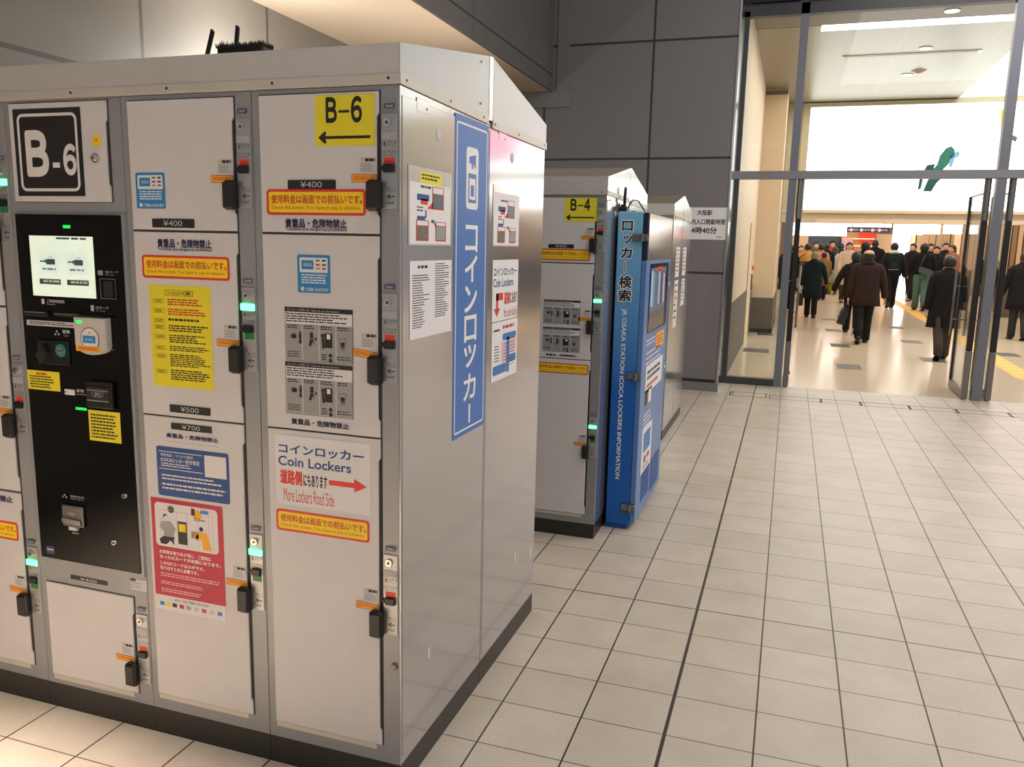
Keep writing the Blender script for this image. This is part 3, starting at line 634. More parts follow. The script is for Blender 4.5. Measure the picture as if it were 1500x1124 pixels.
def cabinet(i, T, name, label, cat, group, y0=0.0, y1=.668, x=None):
    xl, xr = (-(i+1)*P6+.0008, -i*P6-.0008) if x is None else x
    k, ox, oy = T
    root = thing(name, label, cat, (ox+k*(xl+xr)/2, oy+k*(y0+y1)/2, 0), group)
    mb = MB(); mb.box(xl, xr, y0, y1, .09, 2.055, 'frame', .0012); mb.build('cabinet_body', root, T)
    MB().box(xl, xr, y0, y1, 0, .09, 'kick').build('plinth', root, T)
    return root, xl, xr
def doorset(root, xl, T, zs, ztops, states, nums, low=True):
    x0 = xl+.0265; x1 = x0+.372; doors = []
    for (z0, z1), zt, st, nu in zip(zs, ztops, states, nums):
        g = MB().box(x0-.0025, x1+.004, -.0008, .004, z0-.0025, z1+.003, 'gap'); g.build('door_gap', root, T)
        d = make_door(root, x0, x1, z0, z1, T); handle(d, x1, zt, T); lock(root, x1, zt, T, st, nu); smallnotes(x1, zt, d, T, .12 if nu in ('2661',) else 0.02); doors.append(d)
    if low: MB().box(x0, x1-.02, -.0015, .004, zs[-1][0]-.020, zs[-1][0]-.003, 'trim').build('door_sill', root, T)
    return doors, x0, x1
Z3 = [(1.669, 2.040), (1.1015, 1.6625), (.149, 1.0965)]; ZT = [1.983, 1.509, .757]
GRP = 'coin locker columns of the near bank'
# ---- column with the wayfinding signs (right end of the near bank)
cD, xl, xr = cabinet(0, T6, 'coin_locker', 'locker column at the near bank right corner, yellow arrow sign on top door', 'locker', GRP)
(d1, d2, d3), x0, x1 = doorset(cD, xl, T6, Z3, ZT, ('red', 'red', 'red'), ('2660', '2661', '2662'))
arrow_sign(R((463, 141), (550.7, 213.4)), 'B-6', d1, T6); price(R((423.6, 264), (493.8, 277.5)), '¥400', d1, T6); banner(R((392.4, 277.5), (537.7, 316.4)), d1, T6)
valuables(R((420, 320.6), (509.5, 334.8)), R((420, 333), (509.5, 340.5)), d1, T6)
cardsticker(R((437.3, 373), (485.9, 430.3)), d2, T6); how_to(R((419, 449), (519.5, 534.4)), d2, T6); how_to(R((419.8, 528.7), (519.5, 614)), d2, T6); valuables(R((429, 612), (513, 629)), None, d2, T6)
big_sheet(sheet(R((404.7, 635), (545.4, 754.7)), 'paper', 0, .0008)).build('direction_sheet', d3, T6); banner(R((406.6, 743.5), (543, 794.8)), d3, T6)
q = loc(578, 976.5); k = MB(); k.cyl((q[0], 0, q[1]), (0, -1, 0), .011, .004, 'wains', 20); k.cyl((q[0], -.004, q[1]), (0, -1, 0), .008, .003, 'steel', 18); k.box(q[0]-.001, q[0]+.001, -.0075, -.007, q[1]-.004, q[1]+.004, 'dark'); k.build('service_lock', cD, T6)
# ---- column with the red poster
cC, xl, xr = cabinet(1, T6, 'coin_locker', 'locker column carrying the red poster and the yellow rules sheet', 'locker', GRP)
(d1, d2, d3), x0, x1 = doorset(cC, xl, T6, Z3, ZT, ('red', 'green', 'green'), ('2657', '2658', '2659'))
cardsticker(R((200.6, 253.4), (245.4, 306)), d1, T6); price(R((225.4, 320.4), (287.3, 334.3)), '¥400', d1, T6)
valuables(R((232.9, 350), (312, 364.5)), R((233, 362.5), (312.7, 370)), d2, T6); banner(R((210, 373), (339, 411.7)), d2, T6); rules_sheet(R((220.4, 416.7), (316, 572)), d2, T6); price(R((251, 591.8), (310.8, 609)), '¥500', d2, T6)
price(R((252.8, 618.4), (312.6, 634.6)), '¥700', d3, T6); valuables(R((246, 633.6), (322, 648.6)), R((246, 645), (322.7, 655)), d3, T6); app_sticker(R((231, 652), (339.4, 738.8)), d3, T6); red_poster(R((223, 727), (334, 909.7)), d3, T6)
# ---- control column
cB, xl, xr = cabinet(2, T6, 'locker_terminal', 'control column with black touchscreen panel and large square number sign', 'terminal', GRP)
xd0, xd1 = xl+.0225, xl+.407
MB().box(xd0-.002, xd1+.004, -.0008, .004, 1.747, 2.049, 'gap').build('door_gap', cB, T6)
sd = make_door(cB, xd0, xd1, 1.749, 2.046, T6, 'sign_door', 'panelmetal' if False else 'door')
D = sheet(R((21, 161), (127.7, 287.7)), 'dark', 0, .0012); D.ring(.055, .055, .945, .945, .009, 'white', 1, .022)
D.text('Ｂ', .18, .275, .48, .745, 'white', 1, .062, 0, 10); D.rect(.555, .615, .66, .675, 'white', 1); D.text('６', .725, .425, .895, .745, 'white', 1, .055, 0, 10); D.build('number_sign', sd, T6)
D = sheet(R((138, 199.4), (150.3, 214.3)), 'bannery', .002, .0015); D.disc(.5, .4, .0035, 'bannertext', 1); D.build('lock_tag', sd, T6)
q = loc(142.6, 232); k = MB(); k.cyl((q[0], -.006, q[1]), (0, -1, 0), .014, .004, 'chrome', 22); k.cyl((q[0], -.010, q[1]), (0, -1, 0), .009, .010, 'chrome', 18, .007); k.build('key_lock', sd, T6)
px0, px1, pz0, pz1 = xl+.004, xl+.4515, .548, 1.7155
mb = MB(); mb.box(px0, px1, -.004, .01, pz0, pz1, 'frame', .001); mb.box(px0+.012, px1-.012, -.007, -.003, pz0+.012, pz1-.006, 'blackgloss', .002); cp = mb.build('control_panel', cB, T6)
CY = -.0072
def cpd(a, b, base='dark', rad=0.0, th=.0006): return sheet(R(a, b), base, rad, th, CY)
D = cpd((45.5, 345), (144, 437.5), 'screen', 0, .0008); D.dashes(.43, .02, .90, .055, 1, 'screen_dark', 1, .9, 0, .22); D.rect(.03, .08, .97, .17, 'white', 1) if False else None
D.dashes(.18, .11, .82, .16, 1, 'screen_icon', 1, .9, .05, .08)
for a in (.12, .56):
    D.rect(a, .26, a+.34, .63, 'screen_icon', 1, .002); D.rect(a+.13, .38, a+.27, .47, 'screen_dark', 2, .002); D.ring(a+.17, .34, a+.23, .39, .0012, 'screen_dark', 2); D.arrow(a+.03, .38, a+.14, .46, 'greendim', 2, False); D.dashes(a+.06, .53, a+.28, .57, 1, 'grey', 2, .8, 0, .3)
    D.rect(a, .71, a+.34, .80, 'screen_dark', 1); D.dashes(a+.06, .73, a+.32, .79, 1, 'white', 2, .6, 0, .2)
D.build('touchscreen', cp, T6)
cpd((95, 330), (105.8, 334.5), 'led').build('indicator_light', cp, T6)
D = cpd((150, 408), (174.5, 438.5), 'blackgloss', .002, .003); D.ring(0, 0, 1, 1, .0012, 'grey', 1); D.rect(.2, .12, .8, .9, 'dark', 1); D.build('code_reader', cp, T6)
D = cpd((146, 396), (176, 405), None); D.text('QRコード', .36, .0, 1, .55, 'lgrey', 0, .0); D.rect(.0, .0, .25, .9, 'grey', 0); D.text('QR code', .36, .66, .8, .95, 'grey', 0); D.build('lettering', cp, T6)
D = cpd((63, 437), (98, 449), None); D.rect(.02, .05, .14, .8, 'lgrey', 0); D.text('ご利用明細票', .25, .1, 1, .55, 'lgrey', 0); D.text('Receipt', .25, .66, .6, .95, 'grey', 0); D.build('lettering', cp, T6)
D = cpd((135, 447), (162, 458), None); D.rect(.02, .0, .2, .9, 'lgrey', 0); D.text('ICカード', .32, .1, 1, .5, 'lgrey', 0); D.text('IC card', .32, .62, .8, .9, 'grey', 0); D.build('lettering', cp, T6)
for a, b in (((41.5, 454), (75.5, 464)), ((85, 457), (123, 465))):
    r = R(a, b); mb = MB(); mb.box(r[0], r[1], CY-.012, CY, r[2], r[3], 'black', .003); mb.box(r[0]+.004, r[1]-.004, CY-.0135, CY-.011, r[3]-.006, r[3]-.003, 'chrome'); mb.build('note_slot', cp, T6)
D = cpd((42, 468), (119, 481), 'lgrey'); D.dashes(.05, .2, .95, .85, 2, 'ink', 1, .5, .3, .05); D.build('slot_label', cp, T6)
# card reader paddle
r = R((118.6, 463), (167.7, 520.7)); xa, xb, za, zb = r
out = [(xa, zb), (xa, za+.050)]+[((xa+xb)/2-(xb-xa)/2*cos(pi*i/10), za+.030-.030*sin(pi*i/10)) for i in range(11)][0:11]+[(xb, za+.050), (xb, zb)]
mb = MB(); mb.loft([[(x, CY, z) for x, z in out], [(x, CY-.020, z) for x, z in out], [((x-(xa+xb)/2)*.96+(xa+xb)/2, CY-.024, (z-(za+zb)/2)*.97+(za+zb)/2) for x, z in out]], 'plastic_grey', True, False); mb.box(xa, xb, CY-.022, CY, zb, zb+.004, 'dark'); cr = mb.build('card_reader', cp, T6)
D = sheet(r, None, 0, .0003, CY-.0242); D.disc(.5, .57, .037, 'dark', 0, 26); D.disc(.5, .57, .0345, 'paper', 1, 26); D.rect(.28, .48, .68, .68, 'icblue', 2); D.text('ICOCA', .36, .55, .60, .61, 'white', 3); D.disc(.5, .40, .003, 'red', 2); D.rect(.04, .76, .82, .91, 'orange', 2, .003); D.dashes(.12, .79, .76, .89, 2, 'bannertext', 3, .5, .1, .1); D.rect(.10, .09, .28, .16, 'led', 1, .003); D.build('touch_label', cr, T6)
# coin slot
r = R((58, 496), (107, 536)); mb = MB(); mb.box(r[0], r[1], CY-.006, CY, r[2], r[3], 'black', .003)
q = loc(95, 513); mb.cyl((q[0], CY-.006, q[1]), (0, -1, 0), .021, .004, 'teal', 26); mb.cyl((q[0], CY-.010, q[1]), (0, -1, 0), .013, .003, 'chrome', 22); mb.box(q[0]-.012, q[0]+.012, CY-.0135, CY-.0128, q[1]-.0012, q[1]+.0012, 'dark')
mb.prism([(r[0]+.005, CY-.0062, r[2]+.03), (r[0]+.034, CY-.0062, r[3]-.012), (r[0]+.052, CY-.0062, r[2]+.04), (r[0]+.02, CY-.0062, r[2]+.005)], (0, -.012, 0), 'dark'); mb.build('coin_slot', cp, T6)
for a, b in ((.16, .3), (.06, .7), (.26, .7)): cpd((82, 482), (107, 494), None).disc(a, b, .0035, 'lgrey', 0).build('coin_pictogram', cp, T6)
D = cpd((82, 482), (107, 494), None)
D.text('硬貨', .5, .0, .95, .5, 'lgrey', 0, .02); D.text('Coin', .55, .65, .85, .95, 'grey', 0); D.build('lettering', cp, T6)
def yl(a, b, n, h):
    D = cpd(a, b, 'yellow', 0, .0006); 
    if h: D.dashes(.28, .1, .62, .22, 1, 'redtext', 1, .9, .05, .2)
    D.dashes(.07, .12+.15*h, .94, .95, n, 'ink', 1, .5, .35, .06); D.build('yellow_notice', cp, T6)
yl((42.7, 541), (91.6, 573.5), 5, 1); yl((131.8, 599.5), (180.8, 649.6), 8, 0)
D = cpd((97.5, 569.5), (112.5, 579), 'paper'); D.rect(.08, .3, .2, .6, 'ink', 1); D.build('slot_label', cp, T6)
D = cpd((114, 569), (129, 580), None); D.text('証明', .05, .05, .8, .5, 'lgrey', 0, .01); D.text('Certificate', .0, .65, 1, .9, 'grey', 0); D.build('lettering', cp, T6)
r = R((132, 556), (173, 599)); mb = MB(); mb.box(r[0], r[1], CY-.016, CY, r[2], r[3], 'black', .004); mb.box(r[0]+.008, r[1]-.008, CY-.019, CY-.015, r[2]+.022, r[3]-.016, 'dark', .002); mb.box(r[0]+.01, r[1]-.01, CY-.0195, CY-.018, r[3]-.030, r[3]-.027, 'grey'); mb.box(r[0]+.01, r[1]-.01, CY-.0195, CY-.018, r[2]+.024, r[2]+.027, 'grey'); rs = mb.build('receipt_slot', cp, T6)
D = sheet((r[0]+.024, r[1]-.022, r[2]+.036, r[3]-.034), None, 0, .0003, CY-.0195); D.ring(.1, .0, .9, .6, .001, 'grey', 0); D.arrow(.3, .1, .7, .5, 'lgrey', 1); D.dashes(.2, .7, .8, 1, 2, 'grey', 0, .5, .1, .3); D.build('lettering', rs, T6)
cpd((113.6, 596), (129.6, 601), 'led').build('indicator_light', cp, T6)
for a, b in ((.13, .25), (.05, .65), (.2, .65)): cpd((93, 722), (127, 734), None).disc(a, b, .0035, 'grey', 0).build('coin_pictogram', cp, T6)
D = cpd((93, 722), (127, 734), None)
D.text('硬貨返却', .38, .05, .98, .5, 'grey', 0, .01); D.text('Coin return', .40, .62, .95, .92, 'grey', 0); D.build('lettering', cp, T6)
r = R((95.5, 737), (128.4, 775)); mb = MB(); mb.box(r[0], r[1], CY-.010, CY, r[2]+.006, r[3], 'steel', .003); mb.prism([(r[0]+.004, CY-.010, r[2]+.022), (r[1]-.004, CY-.010, r[2]+.016), (r[1]-.006, CY-.010, r[2]+.032), (r[0]+.006, CY-.010, r[2]+.036)], (0, -.006, 0), 'chrome'); mb.box(r[0]+.028, r[1]-.026, CY-.014, CY, r[2]-.006, r[2]+.008, 'plastic_grey', .002)
for dx in (-.009, 0, .009): mb.cyl(((r[0]+r[1])/2+dx, CY-.010, (r[2]+r[3])/2+.012), (0, -1, 0), .006, .001, 'grey', 14)
mb.build('coin_return_tray', cp, T6)
cpd((108, 778.5), (119, 783), None).dashes(.05, .1, .95, .8, 1, 'lgrey', 0, .8, 0, .3).build('lettering', cp, T6)
D = cpd((70.5, 798), (83, 811.6), 'numblue'); D.dashes(.1, .35, .9, .6, 1, 'lgrey', 1, .7, 0, .3); D.build('maker_badge', cp, T6)
for a in ((185, 726), (170, 794)):
    q = loc(*a); mb = MB(); mb.cyl((q[0], CY, q[1]), (0, -1, 0), .010, .005, 'chrome', 20, .008); mb.cyl((q[0], CY-.005, q[1]), (0, -1, 0), .004, .001, 'dark', 12); mb.build('panel_lock', cp, T6)
(d1,), x0, x1 = doorset(cB, xl, T6, [(.128, .470)], [.416], ('red',), ('2656',))
D = sheet(R((103.7, 842), (157.8, 858)), 'dark', .003, .0015, -.0005); D.text('¥400', .27, .16, .72, .82, 'lgrey', 1, .0); D.build('price_plate', cB, T6)
D = sheet(R((191, 847), (216, 867.5)), 'lgrey', 0, .0006, -.0005); D.rect(0, 0, .33, .2, 'dark', 1); D.dashes(.05, .3, .8, .9, 3, 'grey', 1, .5, .3, .2); D.build('serial_label', cB, T6)
# ---- column cut by the left edge of the picture
cA, xl, xr = cabinet(3, T6, 'coin_locker', 'locker column at the far left, left of the black touchscreen panel', 'locker', GRP)
(d1, d2, d3), x0, x1 = doorset(cA, xl, T6, [(1.4145, 2.040), (.7795, 1.4075), (.142, .7725)], [1.866, 1.225, .586], ('green', 'red', 'green'), ('2653', '2654', '2655'))
D = sheet((x0+.05, x1-.022, .60, .665), 'red', .010); D.rect(.022, .10, .978, .90, 'bannery', 1, .006); D.text('使用料金は画面での前払いです。', .05, .22, .965, .55, 'bannertext', 2, .025); D.text('Check the screen. You have to pay in advance.', .05, .63, .95, .82, 'bannertext', 2, .006); D.build('payment_sticker', d3, T6)
valuables((x0+.07, x1-.035, .735, .757), None, d3, T6)

# ---- end sides, rear cabinet and roof
def end_panel(root, T, y0, y1, chips=()):
    mb = MB(); mb.box(0, .0030, y0+.012, y1-.008, .112, 2.030, 'side', .001); mb.box(-.001, .0012, y0+.001, y1-.001, .0905, 2.054, 'side')
    mb.box(0, .0036, y0+.10, y0+.185, 2.005, 2.040, 'side', .001); mb.cyl((.003, y0+.165, 2.018), (1, 0, 0), .004, .001, 'dark', 10)
    mb.cyl((.003, y0+.25, 1.962), (1, 0, 0), .018, .0012, 'lgrey', 20)
    for (y, z, h) in chips: mb.box(.003, .0034, y-.004, y+.004, z-h, z+h, 'white')
    return mb.build('end_panel', root, T)
e6 = end_panel(cD, T6, 0, .668, ((.20, .36, .018),))
RY0, RY1 = .671, 1.345
rear6, a, b = cabinet(0, T6, 'coin_locker', 'rear locker column of the near bank, its bare metal end facing the hall', 'locker', GRP, RY0, RY1)
end_panel(rear6, T6, RY0, RY1, ((.671+.40, .36, .02), (.671+.62, .30, .03)))
def roof(T, xl, label):
    k, ox, oy = T; root = thing('locker_roof', label, 'roof', (ox+k*xl/2, oy+k*.67, 2.056*k), 'locker bank roofs')
    F, M_, B = 2.158, 2.268, 2.138; yr = .690; xe = .002
    mb = MB(); mb.box(xl, xe, -.006, .006, 2.083, F, 'roof', .001); mb.build('front_fascia', root, T)
    mb = MB(); mb.box(xl, xe, -.008, .004, 2.0562, 2.083, 'trim', .001)
    x = xe-.03
    while x > xl: mb.cyl((x, -.008, 2.071), (0, -1, 0), .004, .0012, 'dark', 10); x -= .355
    mb.build('front_trim', root, T)
    mb = MB(); mb.prism([(xl, .0, F), (xl, yr, M_), (xl, yr, M_-.004), (xl, .0, F-.004)], (xe-xl-.004, 0, 0), 'dust'); mb.prism([(xl, yr, M_), (xl, RY1, B), (xl, RY1, B-.004), (xl, yr, M_-.004)], (xe-xl-.004, 0, 0), 'dust'); mb.build('roof_sheet', root, T)
    MB().box(xl, xe, RY1-.006, RY1+.004, 2.0562, B, 'roof').build('back_fascia', root, T)
    mb = MB(); mb.prism([(xe, -.006, 2.083), (xe, -.006, F), (xe, yr-.03, M_-.004), (xe, yr-.03, 2.075)], (.003, 0, 0), 'gable_front' if T is T6 else 'gable'); mb.prism([(xe, -.006, 2.0562), (xe, -.006, 2.083), (xe, yr-.03, 2.076), (xe, yr-.03, 2.046)], (.005, 0, 0), 'trim')
    for y, z in ((.03, 2.070), (.33, 2.066), (.61, 2.062), (.58, 2.23), (.58, 2.10)): mb.cyl((xe+.005, y, z), (1, 0, 0), .004, .001, 'dark', 10)
    mb.build('gable_panel', root, T)
    mb = MB(); mb.prism([(xe, yr-.028, 2.06), (xe, yr-.028, M_-.004), (xe, yr+.006, M_), (xe, yr+.006, 2.06)], (.004, 0, 0), 'gable'); mb.prism([(xe, yr+.010, 2.066), (xe, yr+.010, M_-.002), (xe, RY1+.004, B), (xe, RY1+.004, 2.066)], (.003, 0, 0), 'gable_front' if T is T6 else 'gable'); mb.prism([(xe, yr+.008, 2.038), (xe, yr+.008, 2.066), (xe, RY1+.006, 2.066), (xe, RY1+.006, 2.038)], (.006, 0, 0), 'trim')
    for y in (yr+.03, .98, RY1-.03): mb.cyl((xe+.006, y, 2.053), (1, 0, 0), .004, .001, 'dark', 10)
    mb.build('gable_panel', root, T)
roof(T6, -4*P6, 'white sheet metal roof over the near locker bank')
# blue vertical sign on the end
def side_decal(y0, y1, z0, z1, T, base='paper', rad=0.0, thick=.0008, x=.0032):
    return Decal((x, y0, z1), (0, 1, 0), (0, 0, -1), y1-y0, z1-z0, (1, 0, 0), base, rad, thick)
D = side_decal(.373, .668, 1.013, 2.041, T6, 'signblue', .004); D.ring(.045, .02, .955, .985, .006, 'white', 1, .012)
D.rect(.32, .085, .68, .275, 'white', 1, .018); D.poly([(.40, .115), (.60, .105), (.60, .15), (.52, .135), (.52, .15), (.47, .15), (.47, .135), (.40, .135)], 'signblue', 2); D.rect(.38, .165, .62, .255, 'signblue', 2); D.rect(.41, .18, .59, .245, 'white', 3); D.rect(.45, .20, .55, .235, 'signblue', 4)
for i, ch in enumerate('コインロッカ'): 
    v = .325+i*.096; hh = .082 if ch != 'ッ' else .07
    D.text(ch, .32, v, .68, v+hh, 'white', 1, .02)
D.rect(.47, .90-.0, .53, .965, 'white', 1) if False else D.rect(.475, .905, .525, .968, 'white', 1)
D.build('vertical_sign', e6, T6)
# taped papers on the end
def paper_thing(name, D, T, lab, cat='poster', group=None): return tag(D.build(name, None, T), lab, cat, group)
def route_page(y0, y1, z0, z1, yl_, T, name, lab, small=False):
    D = side_decal(y0, y1, z0, z1, T, 'film', .003, .0008, .0036); D.rect(.03, .20 if yl_ else .12, .97, .98, 'paper', 1)
    if yl_: D.rect(.24, .05, .75, .20, 'yellow', 2); D.dashes(.28, .08, .70, .17, 2, 'ink', 3, .5, .2, .1)
    D.dashes(.26, .23, .5, .26, 1, 'ink', 2, .9, 0, .2)
    D.rect(.52, .22, .80, .52, 'redtext', 2); D.rect(.54, .32, .78, .50, 'screen_dark', 3); D.rect(.54, .23, .78, .31, 'paper', 3); D.rect(.18, .34, .45, .42, 'blue', 2); D.rect(.26, .40, .42, .47, 'red', 2); D.poly([(.40, .52), (.54, .42), (.54, .52)], 'red', 2)
    D.rect(.36, .54, .39, .64, 'blue', 2); D.rect(.18, .62, .36, .67, 'blue', 2); D.rect(.16, .67, .44, .94, 'redtext', 2); D.rect(.18, .75, .42, .92, 'brownpic', 3); D.rect(.18, .68, .42, .74, 'paper', 3); D.rect(.60, .68, .86, .94, 'redtext', 2); D.rect(.62, .74, .84, .92, 'screen_pic' if False else 'grey', 3); D.rect(.62, .69, .84, .73, 'paper', 3); D.rect(.50, .66, .58, .70, 'blue', 2); D.poly([(.56, .70), (.61, .70), (.61, .78)], 'red', 2)
    D.dashes(.18, .50, .32, .58, 2, 'ink', 2, .5, .1, .3); return paper_thing(name, D, T, lab)
route_page(.045, .348, 1.640, 1.857, True, T6, 'route_poster', 'laminated photo route page under a yellow strip, left of the blue sign')
D = side_decal(.054, .353, 1.376, 1.597, T6, 'paper', 0, .0006, .0036); D.dashes(.18, .06, .40, .10, 1, 'ink', 1, .9, 0, .3); D.dashes(.06, .18, .46, .88, 22, 'ink', 1, .4, .5, .05); D.dashes(.58, .04, .94, .78, 24, 'ink', 1, .4, .5, .05)
paper_thing('terms_page', D, T6, 'white page of fine print in two columns, left of the blue sign')
route_page(.722, 1.018, 1.640, 1.855, False, T6, 'route_poster', 'laminated photo route page right of the blue sign, topmost of three')
D = big_sheet(side_decal(.730, 1.020, 1.370, 1.592, T6, 'paper', 0, .0006, .0036), 'down'); paper_thing('direction_sheet', D, T6, 'white sheet with bent red arrow, right of the blue sign, middle of three', 'sign')
D = side_decal(.732, 1.025, 1.149, 1.366, T6, 'paper', 0, .0006, .0036); D.dashes(.06, .12, .30, .16, 1, 'ink', 1, .9, .1, .2); D.dashes(.40, .08, .86, .14, 1, 'redtext', 1, .9, .1, .2)
D.rect(.40, .22, .94, .34, 'signblue', 1, .01); D.rect(.56, .30, .68, .92, 'signblue', 1); D.rect(.05, .74, .55, .90, 'signblue', 1, .01); D.rect(.68, .62, .95, .76, 'signblue', 1, .01); D.rect(.36, .36, .55, .72, 'pinkish', 1); D.rect(.70, .34, .94, .60, 'pinkish', 1); D.dashes(.10, .40, .30, .70, 6, 'ink', 1, .35, .2, .2); D.dashes(.45, .40, .9, .85, 8, 'ink', 2, .18, .2, .1)
paper_thing('map_page', D, T6, 'white station map page right of the blue sign, lowest of three', 'map')

# ---- second and third banks
G4, G2 = 'coin locker columns of the second bank', 'coin locker columns of the third bank'
c4, xl, xr = cabinet(0, T4, 'coin_locker', 'locker column of the second bank beside the blue kiosk, yellow arrow sign', 'locker', G4)
(d1, d2, d3), x0, x1 = doorset(c4, xl, T4, Z3, ZT, ('red', 'green', 'green'), ('2640', '2641', '2642'))
arrow_sign(R((828, 290), (874, 325), T4), 'B-4', d1, T4); price(R((804, 357.5), (841, 364), T4), '¥400', d1, T4); banner(R((789, 364), (864, 382.5), T4), d1, T4)
how_to(R((797.5, 438.5), (850, 476), T4), d2, T4); how_to(R((796.3, 478.5), (849, 517), T4), d2, T4); valuables(R((800, 517.5), (845, 523.5), T4), None, d2, T4); banner(R((786, 529.5), (862, 549.5), T4), d3, T4)
end_panel(c4, T4, 0, .668)
r4, a, b = cabinet(0, T4, 'coin_locker', 'rear locker column of the second bank, half hidden behind the blue kiosk', 'locker', G4, RY0, RY1); end_panel(r4, T4, RY0, RY1)
cb_, xl, xr = cabinet(1, T4, 'coin_locker', 'locker column of the second bank hidden behind the near bank corner', 'locker', G4); doorset(cb_, xl, T4, Z3, ZT, ('green', 'red', 'red'), ('2643', '2644', '2645')); cabinet(1, T4, 'coin_locker', 'rear inner locker column of the second bank under its dusty roof', 'locker', G4, RY0, RY1)
roof(T4, -2*P6, 'dusty pitched roof over the second bank behind the yellow B-4 sign')
c2, xl, xr = cabinet(0, T2, 'coin_locker', 'locker column of the third bank, just right of the blue kiosk', 'locker', G2)
doorset(c2, xl, T2, Z3, [1.86, 1.509, .757], ('green', 'green', 'green'), ('2630', '2631', '2632')); end_panel(c2, T2, 0, .668)
r2, a, b = cabinet(0, T2, 'coin_locker', 'rear locker column of the third bank, nearest the grey wall', 'locker', G2, RY0, RY1); end_panel(r2, T2, RY0, RY1)
cabinet(1, T2, 'coin_locker', 'locker column of the third bank hidden behind the blue kiosk', 'locker', G2); cabinet(1, T2, 'coin_locker', 'rear inner locker column of the third bank under its dusty roof', 'locker', G2, RY0, RY1)
roof(T2, -2*P6, 'pitched roof over the third bank, in front of the wall notice')
for y0, z0, z1, wh in ((.28, 1.50, 1.78, 'upper white notice on the left half of the third bank end'), (.28, 1.02, 1.47, 'tall lower white page on the left half of the third bank end'), (.80, 1.50, 1.78, 'upper white notice on the right half of the third bank end'), (.80, 1.20, 1.47, 'lower white page on the right half of the third bank end')):
    D = side_decal(y0, y0+.26, z0, z1, T2, 'paper', 0, .0006, .0036); D.dashes(.1, .08, .9, .9, 6, 'ink', 1, .3, .4, .12); D.rect(.3, .3, .6, .5, 'pinkish', 2); paper_thing('notice_page', D, T2, wh)

# ---- router on the near roof
root = thing('router', 'dusty black wireless router with two flat antennas on the near roof', 'router', (-1.78, 2.028+.66, 2.266))
rng = random.Random(5)
y = 2.70; c0 = on_y(356, 74, y); zb = 2.262
mb = MB(); xa_, xb_ = on_y(324, 74, y).x, on_y(391, 74, y).x; mb.box(xa_, xb_, y-.03, y+.05, zb, 2.346, 'black', .008)
mb.build('case', root)
ft = MB()
for i in range(900):
    x = rng.uniform(xa_-.002, xb_+.002); yy = y+rng.uniform(-.03, .04); h = rng.uniform(.0, .012)*(2.0 if x < xa_+.03 and i % 4 == 0 else 1)
    dx, dy = rng.uniform(-.012, .012), rng.uniform(-.01, .01); ft.prism([(x-.0022, yy, 2.340), (x+.0022, yy, 2.340), (x+dx*.6, yy+dy, 2.348+h)], (0, .0015, 0), 'fluff')
o = ft.build('dust_fluff', root); o['kind'] = 'stuff'
for (b0, t0) in (((303, 78), (311, 43)), ((345, 68), (347.5, 37))):
    a = on_y(*b0, y); b = on_y(*t0, y); d = (b-a).normalized(); sd = Vector((d.z, 0, -d.x))*.0075; a = a-d*.05
    MB().prism([a-sd, a+sd, b+sd-d*.008, b-sd*.2, b-sd], (0, .008, 0), 'black').build('antenna', root)

# ================================================================== BLUE INFORMATION KIOSK
KX0, KX1, KY0, KY1, KZ = -.932, -.760, 4.61, 5.56, 1.842
root = thing('information_kiosk', 'tall blue locker search kiosk with a screen, beside the second bank', 'kiosk', ((KX0+KX1)/2, (KY0+KY1)/2, 0))
M = mat('kioskblue', (0, 84, 160), .42)
nt = M.node_tree; N = nt.nodes; L = nt.links          # light blue at the top, deep blue below
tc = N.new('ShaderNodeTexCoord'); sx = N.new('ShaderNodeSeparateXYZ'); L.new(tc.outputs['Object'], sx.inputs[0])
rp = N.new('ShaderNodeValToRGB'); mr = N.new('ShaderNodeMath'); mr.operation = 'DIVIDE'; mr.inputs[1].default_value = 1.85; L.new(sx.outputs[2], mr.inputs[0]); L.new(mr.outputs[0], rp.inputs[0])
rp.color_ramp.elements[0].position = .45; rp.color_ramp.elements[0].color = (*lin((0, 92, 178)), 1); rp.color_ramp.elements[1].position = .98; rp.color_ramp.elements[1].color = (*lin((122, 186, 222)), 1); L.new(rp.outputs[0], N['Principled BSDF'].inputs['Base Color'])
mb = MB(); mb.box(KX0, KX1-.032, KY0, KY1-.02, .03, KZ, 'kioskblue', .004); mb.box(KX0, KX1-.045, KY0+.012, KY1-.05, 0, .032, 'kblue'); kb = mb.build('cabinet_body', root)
mb = MB(); mb.box(KX1-.030, KX1, KY0+.001, KY1, .045, 1.575, 'klight', .003); mb.box(KX1-.030, KX1-.001, KY0+.001, KY1, 1.575, KZ-.004, 'knavy', .003); kd = mb.build('door', root)
mat('silverp', (186, 190, 190), .16, .75)
MB().box(KX1-.001, KX1+.003, KY0+.02, KY1-.005, 1.580, KZ-.008, 'silverp', .001).build('top_panel', kd)
# hinges
for px, py in ((938, 348.5), (932, 552), (925, 744.5)):
    q = on_y(px, py, KY0); z = q.z; mb = MB(); mb.box(KX1-.085, KX1+.002, KY0-.014, KY0, z-.020, z+.020, 'steel', .005); mb.cyl((KX1-.032, KY0-.012, z-.022), (0, 0, 1), .012, .044, 'steel', 16); mb.build('hinge', root)
